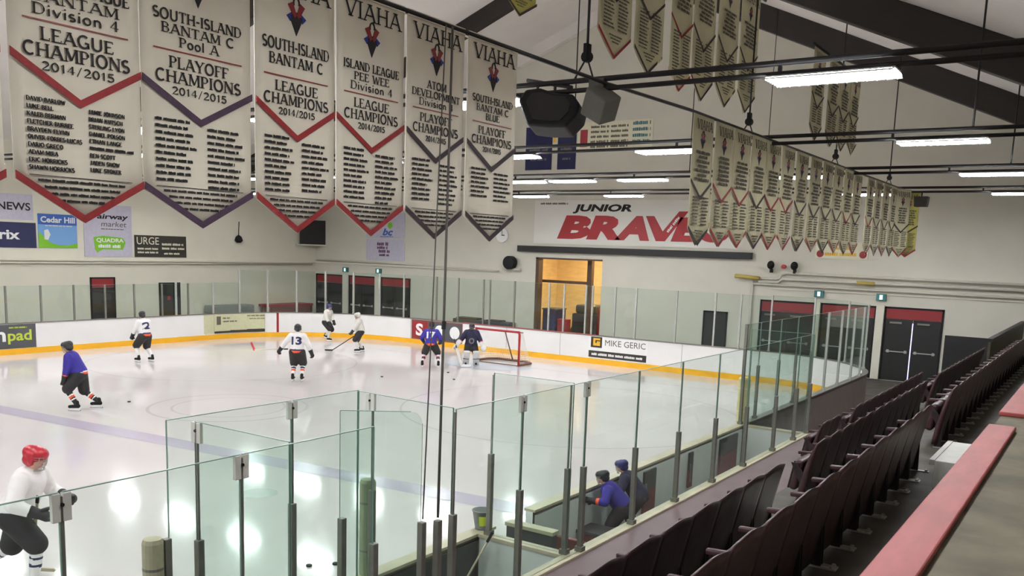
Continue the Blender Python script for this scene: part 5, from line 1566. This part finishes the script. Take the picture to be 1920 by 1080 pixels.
def person(label, xy, yaw, H, lean=12, turn=0, look=0, feet=((-.16,0,0),(.16,0,0)), hands=((-.3,.25,.95),(.3,.25,.95)), hip=.0, hipoff=(0,0),
           jersey='jersey_white', hem=(), sleeve=(), pants='pants', sock='jersey_white', sock_bands=(), helmet='helmet_black', glove='glove_black', number=None, num_mat='navy',
           chest=None, cage=True, goalie=False, vox=.02, base_z=0.0, side=0, foot_yaw=(0,0), skates=True):
    k = H/1.83
    t = thing('person', label, 'person', (xy[0], xy[1], base_z), 'hockey skaters')
    fw = Vector((math.cos(yaw), math.sin(yaw), 0)); rt = Vector((math.sin(yaw), -math.cos(yaw), 0)); up = Vector((0,0,1))
    O = Vector((xy[0], xy[1], base_z))
    Wd = lambda p: O + rt*(p[0]*k) + fw*(p[1]*k) + up*(p[2]*k)
    hz = .98 + hip
    pel = Vector((hipoff[0], hipoff[1], hz))
    la = math.radians(lean); sa = math.radians(side)
    tdir = Vector((math.sin(sa), math.sin(la), math.cos(la)*math.cos(sa))).normalized()
    ta = math.radians(turn)
    sr = Vector((math.cos(ta), math.sin(ta), 0))
    neck = pel + tdir*.50
    sh = [neck - sr*.19 - tdir*.04, neck + sr*.19 - tdir*.04]
    lk = math.radians(look)
    hd = (tdir*.55 + up*.45).normalized()
    headc = neck + hd*.19 + Vector((0,.02,0))
    hf = Vector((math.sin(lk), math.cos(lk), -.18)).normalized()        # face direction
    hr = hf.cross(up).normalized(); hu = hr.cross(hf).normalized()
    hips = [pel + Vector((-.10,0,-.04)), pel + Vector((.10,0,-.04))]
    ank = [Vector((f[0], f[1]-.0, f[2]+.16)) for f in feet]
    knees = []; an2 = []
    for i in (0, 1):
        kn, a2 = ik(hips[i], ank[i], .42, .43, (feet[i][0]*.6, 1, 0.1)); knees.append(kn); an2.append(a2)
    elb = []; wr = []
    for i in (0, 1):
        e, w_ = ik(sh[i], hands[i], .29, .27, ((-1 if i == 0 else 1)*.7, -.6, -.5)); elb.append(e); wr.append(w_)
    P = lambda p: Wd(p)
    r = lambda x: x*k
    HF = (rt*hf.x + fw*hf.y + up*hf.z); HR = (rt*hr.x + fw*hr.y + up*hr.z); HU = (rt*hu.x + fw*hu.y + up*hu.z)
    HC = P(headc)
    # body: one continuous surface under the clothes
    pr = [('s', HC + HU*r(.01), (r(.078), r(.078), r(.105))), ('s', HC + HF*r(.03) - HU*r(.045), (r(.06), r(.06), r(.065))), ('c', HC + HF*r(.085) + HU*r(.005), HC + HF*r(.102) - HU*r(.022), r(.011), r(.016)),
          ('c', P(neck), HC - HU*r(.05), r(.058), r(.055)), ('c', P(pel), P(pel + tdir*.2), r(.13), r(.12)), ('c', P(pel+tdir*.2), P(neck - tdir*.08), r(.12), r(.14)),
          ('c', P(sh[0]), P(sh[1]), r(.07), r(.07))]
    for s in (-1, 1): pr.append(('s', HC + HR*r(.078*s), (r(.018), r(.018), r(.03))))
    for i in (0, 1):
        pr += [('c', P(sh[i]), P(elb[i]), r(.055), r(.044)), ('c', P(elb[i]), P(wr[i]), r(.044), r(.03)),
               ('c', P(hips[i]), P(knees[i]), r(.085), r(.06)), ('c', P(knees[i]), P(an2[i]), r(.058), r(.04))]
    eyes = [HC + HF*r(.075) + HR*r(.032*s) + HU*r(.012) for s in (-1, 1)]
    mouth = HC + HF*r(.09) - HU*r(.06)
    def face_paint(c):
        if min((c-e).length for e in eyes) < r(.017): return 1
        d = c-mouth
        if abs(d.dot(HU)) < r(.010) and abs(d.dot(HR)) < r(.028) and d.dot(HF) > -r(.03): return 2
        return 0
    union_mesh('body', pr, vox*.7*k, ['skin', 'ink', 'cap_red'], t, face_paint, 2)
    # jersey with shoulder pads and sleeves
    big = 1.16 if goalie else 1.0
    pr = [('c', P(pel + tdir*.04), P(pel + tdir*.24), r(.205*big), r(.19*big)), ('c', P(pel+tdir*.24), P(neck - tdir*.09), r(.19*big), r(.185*big)), ('c', P(sh[0] + sr*.03 - tdir*.03), P(sh[1] - sr*.03 - tdir*.03), r(.115*big), r(.115*big)),
          ('s', P(pel + Vector((-.08,0,.02))), (r(.15),)*3), ('s', P(pel + Vector((.08,0,.02))), (r(.15),)*3)]
    for i in (0, 1):
        pr += [('c', P(sh[i]), P(elb[i]), r(.105*big), r(.085*big)), ('c', P(elb[i]), P(elb[i].lerp(wr[i], .86)), r(.085*big), r(.066*big))]
    mats = [jersey] + [h[2] for h in hem] + [s_[2] for s_ in sleeve]
    A0 = P(pel); TD = (P(pel+tdir)-A0).normalized()
    def paint(c):
        zt = (c-A0).dot(TD)/k
        arm = None
        for i in (0, 1):
            for a, d in ((sh[i], elb[i]), (elb[i], wr[i])):
                a_, d_ = P(a), P(d); q = d_-a_
                s = max(0, min(1, (c-a_).dot(q)/q.length_squared)); dist = (c-(a_+q*s)).length
                if dist < r(.125) and (a is elb[i] or s > .5):
                    f = ((0 if a is sh[i] else .29) + s*(.29 if a is sh[i] else .27))/.56
                    lat = abs((c-A0).dot(rt))/k
                    if arm is None or f > arm: arm = f if (lat > .2 or a is elb[i]) else arm
        if arm is not None and arm > .45:
            for j, s_ in enumerate(sleeve):
                if s_[0] <= arm < s_[1]: return 1+len(hem)+j
            return 0
        for j, h in enumerate(hem):
            if h[0] <= zt < h[1]: return 1+j
        return 0
    jo = union_mesh('jersey', pr, vox*k, mats, t, paint)
    BK = (P(neck) - P(pel)); bdir = -(fw*math.cos(la)) + up*math.sin(la)
    bdir = -(fw*(math.cos(ta)) + rt*(-math.sin(ta)))*math.cos(la) + up*math.sin(la)
    if number: project_text(t, jo, number, P(pel + tdir*.31), bdir, TD, r(.31), r(.25), num_mat, 'jersey_number')
    if chest: project_text(t, jo, 'O', P(pel + tdir*.2), -bdir, TD, r(.22), r(.24), chest, 'chest_emblem')
    # pants
    pr = [('s', P(pel + Vector((0,0,-.03))), (r(.19), r(.18), r(.14)))]
    for i in (0, 1):
        pr += [('c', P(hips[i]), P(hips[i].lerp(knees[i], .95)), r(.158), r(.132))]
    union_mesh('hockey_pants', pr, vox*k, [pants], t)
    for i in (0, 1):
        kn, a2 = P(knees[i]), P(an2[i])
        q = a2-kn
        if goalie:
            sd = (q.normalized()).cross(fw).normalized()
            F_ = (kn + a2)/2 + fw*r(.09)
            pr = [('b', F_ , (sd, q.normalized(), sd.cross(q.normalized())), (r(.125), r(.36), r(.05)))]
            union_mesh('leg_pad', pr + [('c', kn, a2, r(.075), r(.055))], vox*.9*k, ['glove_pale', 'navy'], t, lambda c: 1 if abs((c-F_).dot(q.normalized())) < r(.02) else 0)
        else:
            pr = [('c', kn - q.normalized()*r(.04), a2, r(.078), r(.056)), ('c', kn+q*.25, kn+q*.6, r(.074), r(.068))]
            def sp(c, kn=kn, q=q):
                f = (c-kn).dot(q)/q.length_squared
                for j, s_ in enumerate(sock_bands):
                    if s_[0] <= f < s_[1]: return 1+j
                return 0
            union_mesh('sock', pr, vox*.8*k, [sock] + [s_[2] for s_ in sock_bands], t, sp)
        # skate: boot, holder and steel blade
        fy = math.radians(foot_yaw[i])
        ff = (fw*math.cos(fy) + rt*math.sin(fy)).normalized(); fr = ff.cross(up)
        pit = feet[i][2]
        ffp = (ff + up*(-.25 if pit > .08 else 0)).normalized(); fu = fr.cross(ffp).normalized()
        c = a2
        pr = [('c', c + fu*r(.06), c - fu*r(.03), r(.05), r(.056)), ('c', c - fu*r(.035) - ffp*r(.03), c - fu*r(.045) + ffp*r(.15), r(.05), r(.04)), ('s', c - fu*r(.05) + ffp*r(.17), (r(.042),)*3)]
        bo = union_mesh('skate', pr, vox*.6*k, ['black'], t, None, 2)
        b = MB()
        b.obox(c - fu*r(.115) + ffp*r(.06), (ffp, fr, fu), (r(.12), r(.012), r(.025))); b.build('blade_holder', 'white', bo)
        b = MB(); b.prism([(-.14,.0),(.15,0),(.17,.02),(.15,.03),(-.14,.03)], (c - fu*r(.16) + ffp*r(.05), ffp*k, fu*k), -.003, .003); b.build('skate_blade', 'blade', bo)
        # glove: cuff, palm, four bent fingers and a thumb
        w0 = P(wr[i]); e0 = P(elb[i]); d = (w0-e0).normalized()
        s = -1 if i == 0 else 1
        inn = (rt*(-s)*.8 + fw*.35); inn = (inn - d*inn.dot(d)).normalized()
        ac = d.cross(inn)
        gz = 1.35 if goalie else 1.0
        k0 = k; k = k*1.22
        r = lambda x, k=k: x*k
        pr = [('c', w0 - d*r(.07), w0, r(.058), r(.05)), ('c', w0, w0 + d*r(.07), r(.045), r(.05))]
        for q_, ln in zip((-.036, -.012, .012, .036), (.05, .058, .054, .044)):
            p0 = w0 + d*r(.085) + ac*r(q_); p1 = p0 + d*r(ln*.6) + inn*r(.018); p2 = p1 - d*r(.012) + inn*r(.04)
            pr += [('c', p0, p1, r(.017), r(.016)), ('c', p1, p2, r(.016), r(.014))]
        p0 = w0 + d*r(.02) + ac*r(.05); p1 = p0 + d*r(.03) + ac*r(.018) + inn*r(.02)
        pr += [('c', p0, p1, r(.02), r(.018)), ('c', p1, p1 + d*r(.02) + inn*r(.03), r(.018), r(.015))]
        k = k0; r = lambda x, k=k0: x*k
        if goalie:
            if i == 1: pr.append(('b', w0 + d*r(.06) - inn*r(.05), (d, ac, inn), (r(.19), r(.105), r(.03))))
            else: pr += [('s', w0 + d*r(.1), (r(.13), r(.1), r(.14)))]
        union_mesh('glove', pr, vox*.55*k, [glove], t, None, 1)
    # helmet and cage
    pr = [('s', HC + HU*r(.045) - HF*r(.012), (r(.112), r(.112), r(.1))), ('s', HC - HF*r(.05) - HU*r(.02), (r(.095), r(.095), r(.085))), ('c', HC + HU*r(.06) + HF*r(.06), HC + HU*r(.06) - HF*r(.07), r(.075), r(.085))]
    for s in (-1, 1): pr.append(('s', HC + HR*r(.085*s) - HU*r(.015) - HF*r(.02), (r(.03), r(.03), r(.05))))
    if goalie: pr.append(('c', HC + HF*r(.07) - HU*r(.02), HC + HF*r(.08) - HU*r(.09), r(.07), r(.055)))
    he = union_mesh('helmet', pr, vox*.6*k, [helmet], t, None, 2)
    if cage and not goalie:
        b = MB()
        for j in range(6):
            hgt = .035 - .03*j
            rad = .118 - .004*j
            b.tube([HC + HU*r(hgt) + (HF*math.cos(a_) + HR*math.sin(a_))*r(rad) for a_ in [math.radians(x) for x in range(-75, 76, 15)]], r(.0035), n=4)
        for a_ in (-50, -25, 0, 25, 50):
            a_ = math.radians(a_)
            b.tube([HC + HU*r(.04) + (HF*math.cos(a_)+HR*math.sin(a_))*r(.12), HC - HU*r(.05) + (HF*math.cos(a_)+HR*math.sin(a_))*r(.118), HC - HU*r(.115) + (HF*math.cos(a_)+HR*math.sin(a_))*r(.095)], r(.0035), n=4)
        b.tube([HC - HU*r(.115) + (HF*math.cos(a_) + HR*math.sin(a_))*r(.1) for a_ in [math.radians(x) for x in range(-70, 71, 14)]], r(.012), n=5)
        b.build('face_cage', 'wire', he)
    if goalie:
        b = MB()
        for j in range(4):
            b.tube([HC + HU*r(.03-.03*j) + (HF*math.cos(a_) + HR*math.sin(a_))*r(.14) for a_ in [math.radians(x) for x in range(-40, 41, 16)]], r(.004), n=4)
        b.build('face_cage', 'wire', he)
    return {'wr': [P(w_) for w_ in wr], 'P': P, 'fw': fw, 'rt': rt, 'root': t}

CAMR = Vector((.8257, .5630, 0)).normalized()      # the direction that reads as rightward from the walkway
CAMF = Vector((-.5630, .8257, 0)).normalized()
yaw_of = lambda v: math.atan2(v.y, v.x)
YL, YR_, YA, YT = yaw_of(-CAMR), yaw_of(CAMR), yaw_of(CAMF), yaw_of(-CAMF)
hem_w = [(-.06,.0,'orange'), (.0,.05,'navy')]
slv_w = [(.82,.9,'navy'), (.9,1.0,'orange')]
sk_w = [(.3,.42,'navy'), (.46,.6,'orange')]

# blue-jersey skater gliding towards the boards
q = person('skater in blue jersey and black helmet leaning forward on the open ice', (-20.15, 11.45), YL+.12, 1.78, lean=24, look=0, feet=((-.2,-.02,0),(.14,-.42,.02)), hands=((-.2,.26,.74),(.2,.3,.74)), hip=-.08, hipoff=(0,-.04),
       jersey='jersey_blue', hem=[(-.07,-.01,'orange'),(-.01,.01,'white')], sleeve=[(.78,.86,'orange'),(.86,.9,'white')], sock='pants', sock_bands=[(.35,.42,'white'),(.42,.55,'orange'),(.62,.68,'white')], helmet='helmet_black', vox=.022)
# white-jersey skater by the far boards
person('skater in white jersey with orange hem standing near the far boards', (-26.52, 17.42), YL-.5, 1.76, lean=10, look=10, feet=((-.2,.1,0),(.2,-.1,0)), hands=((-.24,.34,.9),(.2,.4,.92)), hip=-.04,
       hem=[(-.07,.02,'orange'),(.02,.07,'navy')], sleeve=[(.8,.9,'navy')], helmet='helmet_black', number='2', num_mat='navy', vox=.024)
# number 13 seen from behind
q = person('skater number 13 in white jersey seen from behind, arms spread', (-19.95, 18.1), YA+.02, 1.78, lean=8, look=-8, feet=((-.14,.0,0),(.13,.05,0)), hands=((-.58,.1,.92),(.42,.06,.9)), hip=-.03,
       hem=[(-.08,.0,'orange'),(.0,.055,'navy')], sleeve=slv_w, sock_bands=sk_w, helmet='helmet_black', number='13', num_mat='navy', vox=.022)
h = q['wr'][0]
stick('hockey stick with red blade held out by the number 13 skater', h + q['rt']*.22 + Vector((0,0,.02)), h - q['rt']*.82 + q['fw']*.2 + Vector((0,0,-.06)), (-.55,.1,.6), 'cap', 'bright_red')
# two practice jerseys by the end boards
q = person('skater in plain white jersey pushing off by the end boards', (-27.55, 26.62), YR_-.4, 1.66, lean=14, look=0, feet=((-.1,-.12,.12),(.14,.2,.02)), hands=((-.1,.36,.9),(.22,.3,.86)), hip=-.04, jersey='jersey_grey', sock='jersey_grey', helmet='helmet_navy', vox=.024)
q = person('skater in plain white jersey and pale helmet reaching with a stick', (-23.96, 24.95), YL+.25, 1.60, lean=12, look=5, feet=((-.16,.08,0),(.16,-.12,0)), hands=((-.2,.42,.86),(.24,.12,.82)), hip=-.05, jersey='jersey_grey', sock='jersey_grey', helmet='helmet_white', vox=.024)
h0, h1 = q['wr']
stick('black hockey stick reaching to the ice from the skater in the pale helmet', h1 + (h1-h0)*.25, (-24.78, 24.25, .05), tuple(-CAMR*1.0), 'black', 'black')
# number 17 in blue
q = person('player number 17 in blue jersey by the goalie, seen from behind', (-19.26, 23.5), YA, 1.74, lean=14, look=0, feet=((-.3,.02,0),(.28,.06,0)), hands=((-.3,.34,.92),(.32,.36,.92)), hip=-.12,
       jersey='jersey_blue', hem=[(-.08,.0,'orange')], sleeve=[(.85,.95,'orange')], sock_bands=[(.4,.5,'cap_red'),(.5,.62,'navy')], helmet='helmet_black', number='17', num_mat='white', vox=.022)
# goalie
q = person('goalie in navy jersey with white leg pads beside the net', (-18.62, 24.95), YT+.1, 1.66, lean=16, look=10, feet=((-.2,.0,0),(.2,.0,0)), hands=((-.44,.22,.8),(.54,.2,.82)), hip=-.1,
       jersey='jersey_navy', sleeve=[(.66,.72,'cap_red'),(.72,1.0,'white')], pants='pants', helmet='helmet_black', glove='glove_pale', chest='cap_grey', goalie=True, vox=.024)
h = q['wr'][1]
stick('goalie stick with wide white paddle resting on the ice', h + Vector((0,0,.28)) + q['rt']*.18, h - Vector((0,0,h.z-.06)) - q['rt']*.12 + q['fw']*.22, tuple(-q['rt']), 'black', 'white', True)
# near skater with the red helmet
q = person('skater in white jersey and red helmet striding past the glass', (-10.13, 5.08), YR_-.05, 1.85, lean=23, look=-6, feet=((-.06,-.62,.1),(.12,.12,0)), hands=((-.24,.34,1.06),(.27,.3,1.0)), hip=-.06, hipoff=(0,-.12),
       jersey='jersey_white', hem=[], sock='jersey_white', sock_bands=[(.3,.36,'navy'),(.5,.58,'navy')], helmet='helmet_red', vox=.018)
h0, h1 = q['wr']
stick('pale hockey stick carried low by the skater in the red helmet', h1 + Vector((0,0,.2)), (-10.6, 5.35, .06), tuple(q['fw']), 'cap', 'cap')
# two skaters leaning over the boards from the bench
YI = yaw_of(Vector((-1, -.1, 0)))
person('skater in royal blue jersey bent over the boards from the bench', (-5.14, 10.22), YI+.35, 1.22, lean=42, look=0, feet=((-.12,-.05,0),(.12,-.1,0)), hands=((-.34,.5,1.1),(.3,.45,1.1)), hip=-.03, hipoff=(0,-.1),
       jersey='jersey_blue', hem=[(-.08,0,'black')], sleeve=[(.72,.86,'orange'),(.86,.95,'white')], sock='jersey_blue', helmet='helmet_black', vox=.018, base_z=.2)
person('skater in dark navy jersey leaning on the boards from the bench', (-5.16, 10.8), YI+.15, 1.24, lean=40, look=0, feet=((-.12,-.02,0),(.12,-.06,0)), hands=((-.3,.5,1.05),(.28,.46,1.08)), hip=-.03, hipoff=(0,-.08),
       jersey='jersey_navy', hem=[], sleeve=[(.8,.95,'cap')], sock='pants', helmet='helmet_navy', vox=.018, base_z=.2)
